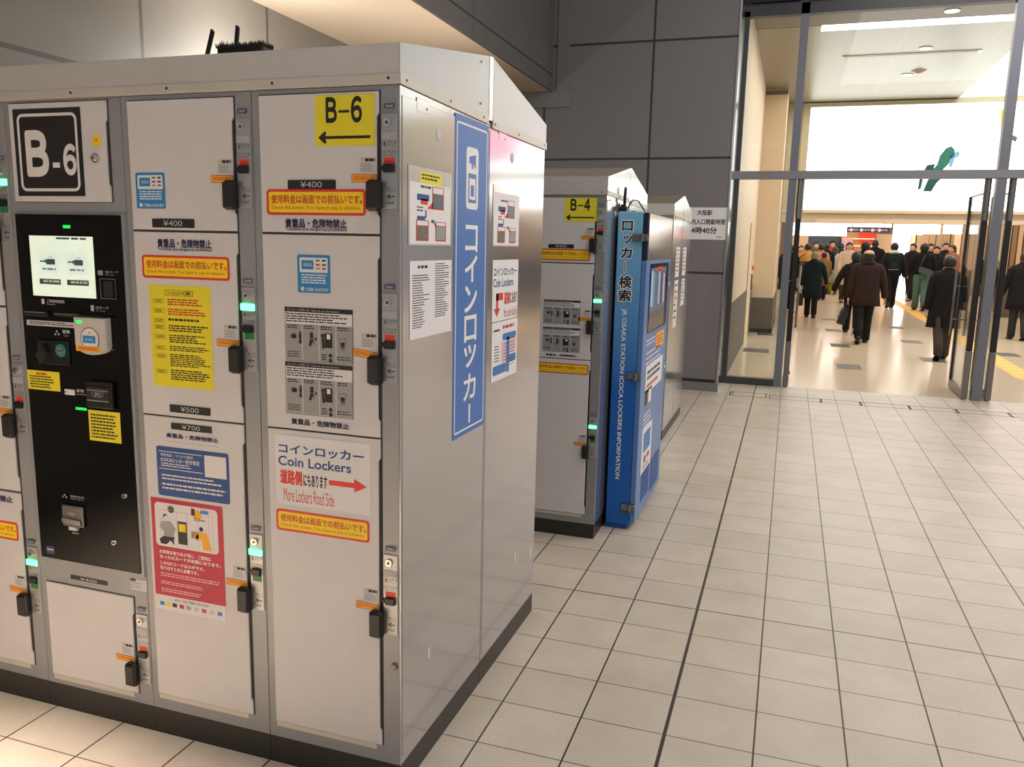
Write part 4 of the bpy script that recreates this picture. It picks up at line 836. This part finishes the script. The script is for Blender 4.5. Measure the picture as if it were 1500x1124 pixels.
# front lettering
D = Decal((KX0, KY0-.0005, KZ), (1, 0, 0), (0, 0, -1), KX1-.032-KX0, KZ, (0, -1, 0), None, 0, .0003)
def fpt(px, py):
    q = on_y(px, py, KY0); return ((q.x-KX0)/(KX1-.032-KX0), 1-q.z/KZ)
for ch, a, b in (('ロ', (912, 324), (926.5, 338)), ('ッ', (914, 345), (925, 357)), ('カ', (910, 362.5), (925, 378)), ('検', (907.5, 404), (924.5, 422)), ('索', (906.5, 424.5), (923.5, 441.5))):
    (u0, v0), (u1, v1) = fpt(*a), fpt(*b); D.text(ch, u0-.012, v0-.001, u1+.012, v1+.001, 'white', 0, .075, 0, 3); D.text(ch, u0, v0, u1, v1, 'knavy', 1, .025)
(u0, v0), (u1, v1) = fpt(913.5, 383), fpt(917.5, 399); um = (u0+u1)/2; D.rect(um-.045, v0-.002, um+.045, v1+.002, 'white', 0); D.rect(um-.018, v0, um+.018, v1, 'knavy', 1)
(u0, v0), (u1, v1) = fpt(910, 452), fpt(915.5, 703); uj = (fpt(913.5, 452)[0]+fpt(904, 703)[0])/2
D.text('JR OSAKA STATION ICOCA LOCKERS INFORMATION', uj-.115, v0, uj+.115, v1, 'white', 0, .018, 1); D.build('front_lettering', kb)
# door face
def kpt(px, py): q = on_x(px, py, KX1); return q.y, q.z
def kdec(a, b, base, x=KX1+.0002, th=.0008, rad=0.0):
    y0, z1 = kpt(*a); y1, z0 = kpt(*b); return Decal((x, y0, z1), (0, 1, 0), (0, 0, -1), y1-y0, z1-z0, (1, 0, 0), base, rad, th)
ys0, zs1 = kpt(953, 387); ys1, zs0 = kpt(974.5, 474); D = Decal((KX1+.0002, ys0, zs1), (0, 1, 0), (0, 0, -1), ys1-ys0, zs1-zs0-.0, (1, 0, 0), 'blackgloss', 0, .003)
D.rect(.03, .06, .84, .80, 'screen_pic', 1)
for i, (a, c) in enumerate(((.06, 'figblue'), (.16, 'grey'), (.28, 'signblue'), (.44, 'lgrey'), (.58, 'blue'), (.70, 'pinkish'))): D.rect(a, .10+.03*(i % 3), a+.08, .62, c, 2)
D.rect(.03, .70, .84, .80, 'wains', 2); D.rect(.36, .05, .60, .12, 'red', 2); D.rect(.03, .80, .84, .97, 'brownpic', 1); D.build('screen', kd)
D = kdec((961, 489), (971.5, 503), 'orange', rad=.004); D.dashes(.1, .2, .9, .85, 3, 'bannertext', 1, .5, .1, .2); D.build('orange_sticker', kd)
D = kdec((947.5, 497), (969, 524), None); D.dashes(.0, .05, .55, .30, 2, 'white', 0, .35, .2, .12); D.dashes(.0, .45, .98, .95, 3, 'white', 0, .3, .3, .08); D.build('lettering', kd)
D = kdec((946.5, 538), (968.5, 556), 'paper', rad=.004); D.dashes(.08, .2, .92, .60, 2, 'navyink', 1, .55, .15, .08); D.dashes(.08, .68, .9, .86, 1, 'redtext', 1, .6, .2, .06); D.build('info_label', kd)
D = kdec((944.5, 574), (953.5, 588), 'grey'); D.rect(.05, .1, .4, .9, 'dark', 1); D.rect(.55, .1, .92, .9, 'white', 1); D.build('picture_label', kd)
D = kdec((942.5, 608), (953, 622), None); D.dashes(.0, .05, 1, .9, 4, 'white', 0, .4, .2, .12); D.build('lettering', kd)
D = kdec((941, 631), (952, 677), 'paper', rad=.003); D.rect(.15, .12, .85, .55, 'icblue', 1); D.rect(.2, .2, .7, .38, 'signblue', 2); D.rect(.25, .64, .45, .80, 'brownpic', 1); D.rect(.55, .64, .8, .76, 'red', 1); D.dashes(.2, .84, .8, .95, 2, 'redtext', 1, .5, .1, .2); D.build('card_poster', kd)
for a, b in (((939.5, 693), (948.5, 718)), ((953, 672), (962.5, 700))):
    y0, z1 = kpt(*a); y1, z0 = kpt(*b); mb = MB(); nn = 12
    for i in range(nn): z = z0+(z1-z0)*i/nn; mb.box(KX1-.001, KX1+.0025, y0, y1, z, z+(z1-z0)/nn*.5, 'blue')
    mb.build('vent_grille', kd)
# antenna unit on the kiosk
root = thing('antenna_unit', 'black radio unit with one thick upright antenna on the blue kiosk', 'antenna', (-.88, 4.75, KZ))
ya = 4.75; q0 = on_y(914.5, 306, ya); qt = on_y(915, 268.5, ya); zt = KZ+(qt.z-q0.z)
mb = MB(); xa_ = on_y(905.5, 300, ya).x+.012; xb_ = on_y(921, 300, ya).x; mb.box(xa_, xb_, ya-.05, ya+.05, KZ, KZ+.032, 'black', .006); mb.cyl(((xa_+xb_)/2-.005, ya, KZ+.03), (0, 0, 1), .016, .015, 'dark', 14); mb.box(xa_, xa_+.006, ya-.04, ya-.03, KZ+.03, KZ+.05, 'black'); mb.build('case', root)
MB().tube([(q0.x, ya, KZ+.04), (q0.x+.001, ya, KZ+.09), (q0.x+.003, ya, zt-.005), (q0.x+.003, ya, zt)], [.0085, .009, .0085, .004], 'black', 12).build('antenna', root)
MB().tube([(xb_-.004, ya, KZ+.028), (xb_+.02, ya+.02, KZ+.072), (xb_+.05, ya+.03, KZ+.066), (xb_+.085, ya+.04, KZ+.012), (xb_+.087, ya+.04, KZ)], .004, 'black', 8).build('cable', root)
MB().box(xb_+.01, xb_+.04, ya, ya+.04, KZ, KZ+.010, 'black', .003).build('cable_box', root)

# ================================================================== PEOPLE
mat('skinp', (206, 158, 128), .55); mat('hair_black', (20, 18, 18), .5); mat('hair_grey', (150, 150, 136), .6); mat('hair_brown', (50, 34, 26), .5); mat('shoe', (18, 17, 17), .4); mat('eye', (16, 14, 14), .3); mat('lip', (168, 96, 84), .5)
CL = {}
def cloth(rgb):
    n = 'cloth_%d_%d_%d' % rgb
    return mat(n, rgb, .8, 0, .12, 20, spec=.2) and n
def skin_body(H, J, heads):
    """one continuous skinned body; J: joints, returns mesh data in local coordinates"""
    V = []; E_ = []; Rr = []
    def nd(p, r, par=None):
        V.append(Vector(p)); Rr.append((r, r) if not isinstance(r, tuple) else r)
        if par is not None: E_.append((par, len(V)-1))
        return len(V)-1
    pel = nd(J['pelvis'], .075*H); wa = nd(J['waist'], .066*H, pel); ch = nd(J['chest'], .075*H, wa); nb = nd(J['neckbase'], .038*H, ch)
    hb = nd(J['jaw'], .040*H, nb); hc = nd(J['head'], (.058*H, .066*H), hb); nd(J['crown'], (.050*H, .056*H), hc)
    nd(J['nose'], .008*H, hc)
    for s in (-1, 1): nd(J['ear%d' % s], .010*H, hc)
    for s in ('L', 'R'):
        sh = nd(J['sh'+s], .032*H, ch); el = nd(J['el'+s], .024*H, sh); wr = nd(J['wr'+s], .016*H, el); pa = nd(J['pa'+s], .019*H, wr)
        for f in J['fi'+s]:
            pr = pa
            for q in f: pr = nd(q, .0055*H, pr)
        hp = nd(J['hp'+s], .05*H, pel); kn = nd(J['kn'+s], .034*H, hp); an = nd(J['an'+s], .022*H, kn); nd(J['to'+s], .018*H, an)
    me = bpy.data.meshes.new('tmp'); me.from_pydata(V, E_, []); o = bpy.data.objects.new('tmp', me); COL.objects.link(o)
    md = o.modifiers.new('skin', 'SKIN'); md.use_smooth_shade = True
    if not me.skin_vertices: me.attributes  # layer is created with the modifier below
    if not me.skin_vertices:
        bpy.context.view_layer.objects.active = o; bpy.ops.object.skin_root_mark
    sv = me.skin_vertices[0].data if me.skin_vertices else None
    if sv:
        for i, r in enumerate(Rr): sv[i].radius = r
        sv[0].use_root = True
    sb = o.modifiers.new('sub', 'SUBSURF'); sb.levels = 1; sb.render_levels = 1
    dg = bpy.context.evaluated_depsgraph_get(); ev = o.evaluated_get(dg); m2 = ev.to_mesh()
    vs = [v.co.copy() for v in m2.vertices]; fs = [tuple(p.vertices) for p in m2.polygons]; ev.to_mesh_clear()
    bpy.data.objects.remove(o); bpy.data.meshes.remove(me); return vs, fs
def oval(c, rx, ry, n=16, jit=0.0, rg=None):
    return [Vector((c[0]+rx*cos(2*pi*i/n)*(1+(rg.uniform(-jit, jit) if rg else 0)), c[1]+ry*sin(2*pi*i/n)*(1+(rg.uniform(-jit, jit) if rg else 0)), c[2])) for i in range(n)]
def person(X, Y, H, heading, label, coat, hem, legs, hair='short', hairm='hair_black', stride=18, ph=1, armL=(-8, 6, 10), armR=(10, 6, 12), wide=1.0, shoe='shoe', legw=1.0, collar=None, group=None, belt=None):
    """arm = (swing forward deg, out deg, elbow bend deg)"""
    root = thing('person', label, 'person', (X, Y, 0), group); root.rotation_euler = (0, 0, radians(heading))
    rg = random.Random(int(X*100)+int(Y*10)); J = {}
    a = {'L': stride*ph, 'R': -stride*ph}
    zs = []
    for s, sx_ in (('L', -1), ('R', 1)):
        hip = Vector((sx_*.047*H, 0, .515*H)); t = radians(a[s]); bend = radians(max(0, -a[s])*1.5+4)
        kn = hip+Vector((0, sin(t), -cos(t)))*.245*H; t2 = t-bend; an = kn+Vector((0, sin(t2), -cos(t2)))*.24*H
        tt = radians(0 if a[s] >= 0 else -abs(a[s])*1.6)
        to = an+Vector((0, cos(tt), sin(tt)))*.085*H+Vector((0, 0, -.022*H)); heel = an+Vector((0, -.03*H*cos(tt), -.026*H))
        J['hp'+s], J['kn'+s], J['an'+s], J['to'+s] = hip, kn, an, to; zs += [an.z-.038*H, to.z-.014*H]
    dz = Vector((0, 0, -min(zs)))
    for s in 'LR':
        for k in ('hp', 'kn', 'an', 'to'): J[k+s] = J[k+s]+dz
    lean = .012*H; D_ = dz.z
    for k, z, y in (('pelvis', .53, 0), ('waist', .61, .002), ('chest', .73, .005), ('neckbase', .825, .012), ('jaw', .872, .020), ('head', .922, .018), ('crown', .985 if hair == 'bald' else .962, .010)): J[k] = Vector((0, y*H, z*H+D_))
    J['nose'] = Vector((0, .075*H, .905*H+D_)); J['ear-1'] = Vector((-.054*H, .012*H, .915*H+D_)); J['ear1'] = Vector((.054*H, .012*H, .915*H+D_))
    for s, sx_, ar in (('L', -1, armL), ('R', 1, armR)):
        sh = Vector((sx_*.098*H*wide, 0, .80*H+D_)); sw, ou, be = [radians(v) for v in ar]
        d1 = Vector((sx_*sin(ou), sin(sw)*cos(ou), -cos(sw)*cos(ou))); el = sh+d1*.172*H
        d2 = Vector((sx_*sin(ou)*.6, sin(sw+be), -cos(sw+be))).normalized(); wr = el+d2*.148*H; pa = wr+d2*.034*H
        J['sh'+s], J['el'+s], J['wr'+s], J['pa'+s] = sh, el, wr, pa
        side = Vector((0, 1, 0))-d2*d2.y; side.normalize(); inn = Vector((-sx_, 0, 0)); F = []
        for k, ln in enumerate((.046, .052, .048, .038)):
            b0 = pa+side*(.016-.0105*k)*H+d2*.012*H; F.append([b0, b0+d2*ln*.5*H+inn*.004*H, b0+d2*ln*.9*H+inn*.018*H])
        b0 = pa+side*.014*H-d2*.012*H; F.append([b0+side*.010*H, b0+side*.018*H+d2*.022*H+inn*.008*H]); J['fi'+s] = F
    vs, fs = skin_body(H, J, None)
    world = root.location
    def put(mb, name, par=None):
        mb.v = [(v[0]+X, v[1]+Y, v[2]) for v in mb.v]; return mb.build(name, par or root)
    mb = MB(); mb.add(vs, fs, 'skinp', True); body = put(mb, 'body')
    # trousers
    mb = MB(); tm = cloth(legs)
    for s, sx_ in (('L', -1), ('R', 1)):
        hp, kn, an = J['hp'+s], J['kn'+s], J['an'+s]; q = [hp+Vector((0, 0, .02*H)), hp.lerp(kn, .5), kn, kn.lerp(an, .5), an+Vector((0, 0, -.004*H))]
        mb.tube(q, [.062*H*legw, .055*H*legw, .045*H*legw, .042*H*legw, .041*H*legw], tm, 12)
    mb.loft([oval((0, 0, z*H+D_), rx*H, ry*H) for z, rx, ry in ((.47, .085, .06), (.50, .098, .072), (.54, .10, .074), (.60, .09, .066))], tm); put(mb, 'trousers')
    # shoes
    for s in 'LR':
        an, to = J['an'+s], J['to'+s]; d = (to-an); d.z += .02*H; L_ = d.normalized(); hl = an-L_*.035*H; mb = MB(); up = Vector((0, -L_.z, L_.y)); rings = []
        for t, wd, ht in ((0, .022, .03), (.15, .029, .042), (.45, .028, .038), (.75, .032, .026), (.95, .026, .020), (1.05, .012, .014)):
            c = hl.lerp(to+L_*.03*H, t)+Vector((0, 0, -.012*H)) if t < .3 else hl.lerp(to+L_*.03*H, t)+Vector((0, 0, -.004*H))
            base = hl.lerp(to+L_*.03*H, t)-up*.0*H; low = base-up*.022*H
            rings.append([low+Vector((-wd*H, 0, 0)), low+Vector((wd*H, 0, 0)), low+Vector((wd*H*.9, 0, 0))+up*ht*H*.6, low+Vector((wd*H*.4, 0, 0))+up*ht*H, low+Vector((-wd*H*.4, 0, 0))+up*ht*H, low+Vector((-wd*H*.9, 0, 0))+up*ht*H*.6])
        mb.loft(rings, shoe, True, True); put(mb, 'shoe')
    # coat or jacket
    cm = cloth(coat); w_ = wide; mb = MB(); prof = []
    if hem < .5: prof += [(hem, .128*w_, .088, -.002), (hem+(.5-hem)*.5, .122*w_, .084, 0)]
    else: prof += [(hem, .112*w_, .078, 0)]
    if hem < .5: prof.append((.52, .115*w_, .082, 0))
    prof += [(.62, .112*w_, .078, .002), (.72, .118*w_, .080, .004), (.79, .122*w_, .072, .003), (.825, .105*w_, .058, .004), (.845, .07*w_, .048, .008), (.866, .047, .046, .012), (.876, .043, .042, .013)]
    mb.loft([oval((0, y*H, z*H+D_), rx*H, ry*H, 18, .025 if z < .6 else .008, rg) for z, rx, ry, y in prof], cm)
    if hem < .45:      # back vent seam
        mb.box(-.002*H, .002*H, -.088*H, -.080*H, hem*H+D_, .46*H+D_, 'black')
    for s in 'LR':
        sh, el, wr = J['sh'+s], J['el'+s], J['wr'+s]; top = sh+Vector((0, 0, .012*H))
        nk = J['neckbase']; mb.tube([top.lerp(nk, .45)+Vector((0, 0, .004*H)), top.lerp(nk, .14), sh.lerp(el, .18), sh.lerp(el, .6), el, el.lerp(wr, .5), wr+(wr-el)*.03], [.020*H, .034*H, .043*H, .041*H, .038*H, .035*H, .031*H], cm, 12)
    put(mb, 'coat')
    if collar:
        mb = MB(); mb.loft([oval((0, y*H, z*H+D_), rx*H, ry*H) for z, rx, ry, y in ((.825, .085, .052, -.004), (.85, .072, .058, -.006), (.872, .052, .052, .004), (.878, .044, .044, .010))], cloth(collar)); put(mb, 'hood')
    # hair
    hc = Vector((0, .012*H, .925*H+D_)); mb = MB()
    def cap(rx, ry, rz, v0, front, lift=0):
        n = 18; rings = []
        for i in range(8):
            v = v0+(pi/2-v0)*i/7; ring = []
            for j in range(n):
                u = 2*pi*j/n; f = max(0, sin(u)); vv = v+(pi/2-v)*0+front*f*(1-i/7)
                vv = min(vv, pi/2); ring.append(hc+Vector((rx*cos(vv)*cos(u), ry*cos(vv)*sin(u), rz*sin(vv)+lift))*H)
            rings.append(ring)
        mb.loft(rings, hairm, True, True)
    if hair == 'short': cap(.057, .066, .070, -.62, 1.35)
    elif hair == 'hood': cap(.062, .070, .074, -1.05, 1.2)
    elif hair == 'bald':
        n = 18
        mb.loft([[hc+Vector((rx*cos(u), ry*sin(u), z))*H for u in [pi*.96+(pi*1.08)*j/n for j in range(n+1)]] for z, rx, ry in ((-.055, .046, .054), (-.03, .055, .064), (-.005, .057, .067), (.012, .056, .066), (.018, .050, .060))], hairm, False, True, False)
    elif hair == 'long':
        cap(.055, .064, .068, -.6, 1.2)
        mb.loft([[hc+Vector((rx*cos(u), ry*sin(u)+yo, z))*H for u in [pi+pi*j/14 for j in range(15)]] for z, rx, ry, yo in ((.02, .056, .066, 0), (-.05, .058, .066, 0), (-.12, .062, .06, -.014), (-.19, .055, .05, -.030), (-.23, .035, .03, -.040))], hairm, False, True, False)
    put(mb, 'hair')
    if 90 < abs(heading) < 270:
        mb = MB()
        for sx_ in (-1, 1): mb.ell((sx_*.019*H, .064*H+.0, .925*H+D_), (.006*H, .006*H, .004*H), 'eye', 8, 5)
        put(mb, 'eyes'); mb = MB(); mb.ell((0, .062*H, .882*H+D_), (.014*H, .006*H, .004*H), 'lip', 8, 5); put(mb, 'mouth')
    J['root'] = root; J['D'] = D_; J['H'] = H
    def wp(k):
        v = J[k] if isinstance(k, str) else Vector(k); c, s2 = cos(radians(heading)), sin(radians(heading)); return Vector((X+v.x*c-v.y*s2, Y+v.x*s2+v.y*c, v.z))
    J['wp'] = wp
    return J
def at(px, pyh, Y):
    q = on_y(px, pyh, Y); return q.x, q.z
def feet(px, py, pyh, **k):
    q = on_floor(px, py); return q.x, q.y, on_y(px, pyh, q.y).z
def hand_bag(J, side, w, h, d, lab, mt='black', drop=.12, tilt=0.0, white=False):
    p = J['wp']('pa'+side)-Vector((0, 0, .05)); root = thing('hand_bag' if white is False else 'briefcase', lab, 'bag', (p.x, p.y, p.z-drop-h))
    mb = MB(); c, s_ = cos(tilt), sin(tilt)
    def tr(x, y, z): return (p.x+x*c+z*s_, p.y+y, p.z+z*c-x*s_)
    rings = []
    for z, k, kd in ((-drop-h, .9, .8), (-drop-h+.03, 1, 1), (-drop-.06, .96, .9), (-drop, .86, .4)):
        rings.append([tr(x*k, y*kd, z) for x, y in ((-d/2, -w/2), (d/2, -w/2), (d/2, w/2), (-d/2, w/2))])
    mb.loft(rings, mt, True, False); mb.build('bag_body', root)
    for s in (-1, 1):
        mb = MB(); mb.tube([tr(s*d*.2, -w*.22, -drop), tr(s*d*.14, -w*.16, -drop*.3), tr(s*.006, 0, -.005), tr(s*d*.14, w*.16, -drop*.3), tr(s*d*.2, w*.22, -drop)], .008, mt, 8); mb.build('carry_handle', root)
    if white:
        MB().add([tr(-d*.55, -w*.2, -drop-h+.10), tr(-d*.55, w*.5, -drop-h+.06), tr(-d*.56, w*.5, -drop-h), tr(-d*.56, -w*.1, -drop-h+.02)], [(0, 1, 2, 3)], 'white').build('paper_tag', root)
    return root
# walkers near the doors
X, Y, H = feet(1261, 503, 363)
J = person(X, Y, H, 0, 'balding person in dark brown coat walking away, carrying a black bag', (46, 33, 29), .40, (26, 24, 26), 'bald', 'hair_black', 13, -1, (-6, 9, 8), (4, 16, 10), 1.22, collar=(40, 29, 25))
hand_bag(J, 'L', .40, .30, .13, 'black briefcase with a pale tag hanging from the brown coat walker', 'black', .10, .28, True)
X, Y, H = feet(1186, 465, 368)
J = person(X, Y, H, 0, 'grey haired person in dark teal coat with a bag, left of the brown coat', (24, 44, 52), .29, (30, 32, 30), 'short', 'hair_grey', 9, 1, (-4, 8, 6), (8, 20, 20), 1.16)
hand_bag(J, 'L', .32, .30, .12, 'dark hand bag in the left hand of the teal coat walker', 'dark', .10)
X, Y, H = feet(1245, 488, 367)
person(X, Y, H, 0, 'person in black hooded jacket just left of and behind the brown coat', (24, 22, 24), .46, (24, 22, 22), 'hood', 'hair_black', 14, 1, (8, 26, 16), (-8, 10, 10), 1.1)
X, Y, H = feet(1259, 458, 353)
person(X, Y, H, 0, 'dark haired person in black whose head rises above the bald head', (26, 24, 28), .42, (24, 22, 22), 'hood', 'hair_black', 12, -1, wide=1.05)
X, Y, H = feet(1218, 431, 361)
person(X, Y, H, 0, 'person with long dark hair in a long pale grey green coat', (158, 166, 150), .24, (158, 150, 30), 'long', 'hair_brown', 9, 1, (-6, 8, 10), (6, 8, 12), 1.12)
X, Y, H = feet(1302, 451, 354)
J = person(X, Y, H, 0, 'person with a dark backpack and pale hood walking away', (30, 36, 40), .50, (26, 28, 36), 'short', 'hair_black', 15, -1, (-10, 10, 12), (6, 14, 10), 1.12, collar=(206, 218, 192))
c = J['wp']((0, -.10*H, .70*H)); root = thing('backpack', 'dark green black backpack worn by the pale hooded walker', 'backpack', (c.x, c.y, c.z-.22))
mb = MB(); mb.loft([[Vector((c.x+x*k, c.y-.02+y*k2, c.z+z)) for x, y in ((-.15, .06), (-.13, -.09), (.13, -.09), (.15, .06))] for z, k, k2 in ((-.22, .85, .7), (-.16, 1, 1), (.08, 1, .9), (.20, .8, .6), (.24, .5, .3))], cloth((26, 38, 36)), True, False); mb.build('pack_body', root)
mb = MB(); mb.loft([[Vector((c.x+x*k, c.y-.11+y, c.z+z)) for x, y in ((-.10, .03), (-.09, -.03), (.09, -.03), (.10, .03))] for z, k in ((-.19, .9), (-.15, 1), (-.02, .95), (.01, .8))], cloth((34, 50, 46)), True, False); mb.build('front_pocket', root)
MB().box(c.x-.13, c.x+.13, c.y-.10, c.y-.04, c.z-.235, c.z-.222, 'lgrey').build('hem_band', root)
X, Y, H = feet(1345, 455, 356)
J = person(X, Y, H, 0, 'person in black hooded top and teal jeans with a cross body pouch', (22, 22, 26), .54, (84, 116, 110), 'hood', 'hair_black', 10, 1, (4, 12, 40), (4, 12, 40), 1.18, legw=1.15)
c = J['wp']((.03*H, -.125*H, .585*H)); root = thing('pouch', 'grey teal cross body pouch on the back of the black hooded walker', 'bag', (c.x, c.y, c.z-.1))
mb = MB(); mb.loft([[Vector((c.x+x*k, c.y+y, c.z+z-x*.25)) for x, y in ((-.19, .04), (-.16, -.05), (.16, -.05), (.19, .04))] for z, k in ((-.10, .8), (-.06, 1), (.05, 1), (.09, .85))], cloth((72, 92, 96)), True, False); mb.build('pouch_body', root)
mb = MB(); mb.tube([(c.x-.15, c.y-.0, c.z+.10), (c.x-.12, c.y-.02, c.z+.30), (c.x-.05, c.y+.0, c.z+.46)], .012, cloth((72, 92, 96)), 8); mb.build('strap', root)
X, Y, H = feet(1376, 527, 373)
person(X, Y, H, 0, 'short haired person in a long black coat beside the right glass door', (28, 25, 26), .31, (72, 62, 56), 'short', 'hair_black', 12, -1, (-6, 9, 12), (6, 8, 8), 1.2)
X, Y, H = feet(1488, 498, 368)
person(X, Y, H, 0, 'person in black jacket at the far right beyond the door posts', (24, 23, 26), .34, (50, 48, 50), 'short', 'hair_brown', 8, 1, (2, 14, 30), (2, 10, 20), 1.2)
# the crowd further in
def crowd(px, pyh, Y, lab, coat, hem=.42, legs=(30, 30, 34), hair='short', hairm='hair_black', heading=0, wide=1.1, **k):
    x, h = at(px, pyh, Y); return person(x, Y, h, heading, lab, coat, hem, legs, hair, hairm, 10, 1 if int(px) % 2 else -1, wide=wide, **k)
crowd(1158, 357, 24.5, 'person in black seen left of the black door post', (26, 24, 26), .30)
crowd(1174, 359, 34, 'person with pale face and long hair behind the grey haired walker', (150, 110, 90), .3, hair='long', hairm='hair_brown', heading=180)
J = crowd(1184, 356.5, 29, 'person in a mustard yellow coat with a brown shoulder bag', (198, 152, 88), .22, (200, 190, 180), hairm='hair_black')
c = J['wp']((-.08*J['H'], -.12*J['H'], .64*J['H'])); root = thing('shoulder_bag', 'brown shoulder bag on the mustard yellow coat', 'bag', (c.x, c.y, c.z-.1))
mb = MB(); mb.loft([[Vector((c.x+x*k, c.y+y, c.z+z)) for x, y in ((-.19, .05), (-.19, -.05), (.19, -.05), (.19, .05))] for z, k in ((-.12, .8), (-.06, 1), (.06, .95), (.10, .7))], cloth((96, 66, 48)), True, False); mb.build('bag_body', root)
MB().tube([(c.x-.12, c.y, c.z+.09), (c.x-.02, c.y+.03, c.z+.26), (c.x+.10, c.y+.06, c.z+.34)], .012, cloth((80, 54, 40)), 8).build('strap', root)
crowd(1196, 354, 36, 'person in olive jacket behind the mustard coat, face towards the doors', (96, 90, 62), heading=180, hairm='hair_brown')
crowd(1204, 357, 31, 'person in an orange pink jacket between mustard and pale green coats', (196, 134, 100), .40)
crowd(1208, 369, 29.8, 'person in tan brown coat half hidden by the pale green coat', (128, 100, 60), .30)
crowd(1212, 356, 33.5, 'person in black just right of the orange pink jacket', (22, 20, 22), .4)
crowd(1220, 352.5, 38, 'small distant person in red top', (190, 60, 62), .45, heading=180)
crowd(1233, 356, 35.5, 'person in dark grey right of the long haired walker', (40, 38, 42), .38)
crowd(1245, 354, 28.5, 'person with long dark hair in a beige coat walking towards the doors', (206, 184, 164), .30, (60, 54, 54), 'long', 'hair_brown', 180)
crowd(1270, 356, 34, 'person in black directly behind the bald walker', (22, 22, 26), .4)
crowd(1283, 351, 33, 'tall person in black between the bald walker and the backpack', (18, 18, 24), .36, wide=1.3)
crowd(1339, 356, 31.5, 'person in black suit left of the pouch walker', (26, 26, 32), .46, heading=150)
crowd(1364, 356, 30, 'person in black suit and tie facing the doors', (30, 30, 38), .46, heading=180)
crowd(1373, 360, 28.5, 'shorter person in black looking down, right of the suited person', (28, 26, 28), .46, heading=170, armL=(10, 10, 80), armR=(10, 10, 80))
crowd(1386, 355, 33.5, 'person in black with a pale scarf near the right door', (30, 28, 30), .40, heading=180, collar=(220, 204, 190))
crowd(1397, 358, 31, 'person in tan top with long hair next to the right door edge', (150, 104, 82), .45, hair='long', hairm='hair_brown', heading=120)
crowd(1452.5, 366, 26.5, 'person seen in the gap between the right door posts', (34, 32, 40), .40, heading=180)
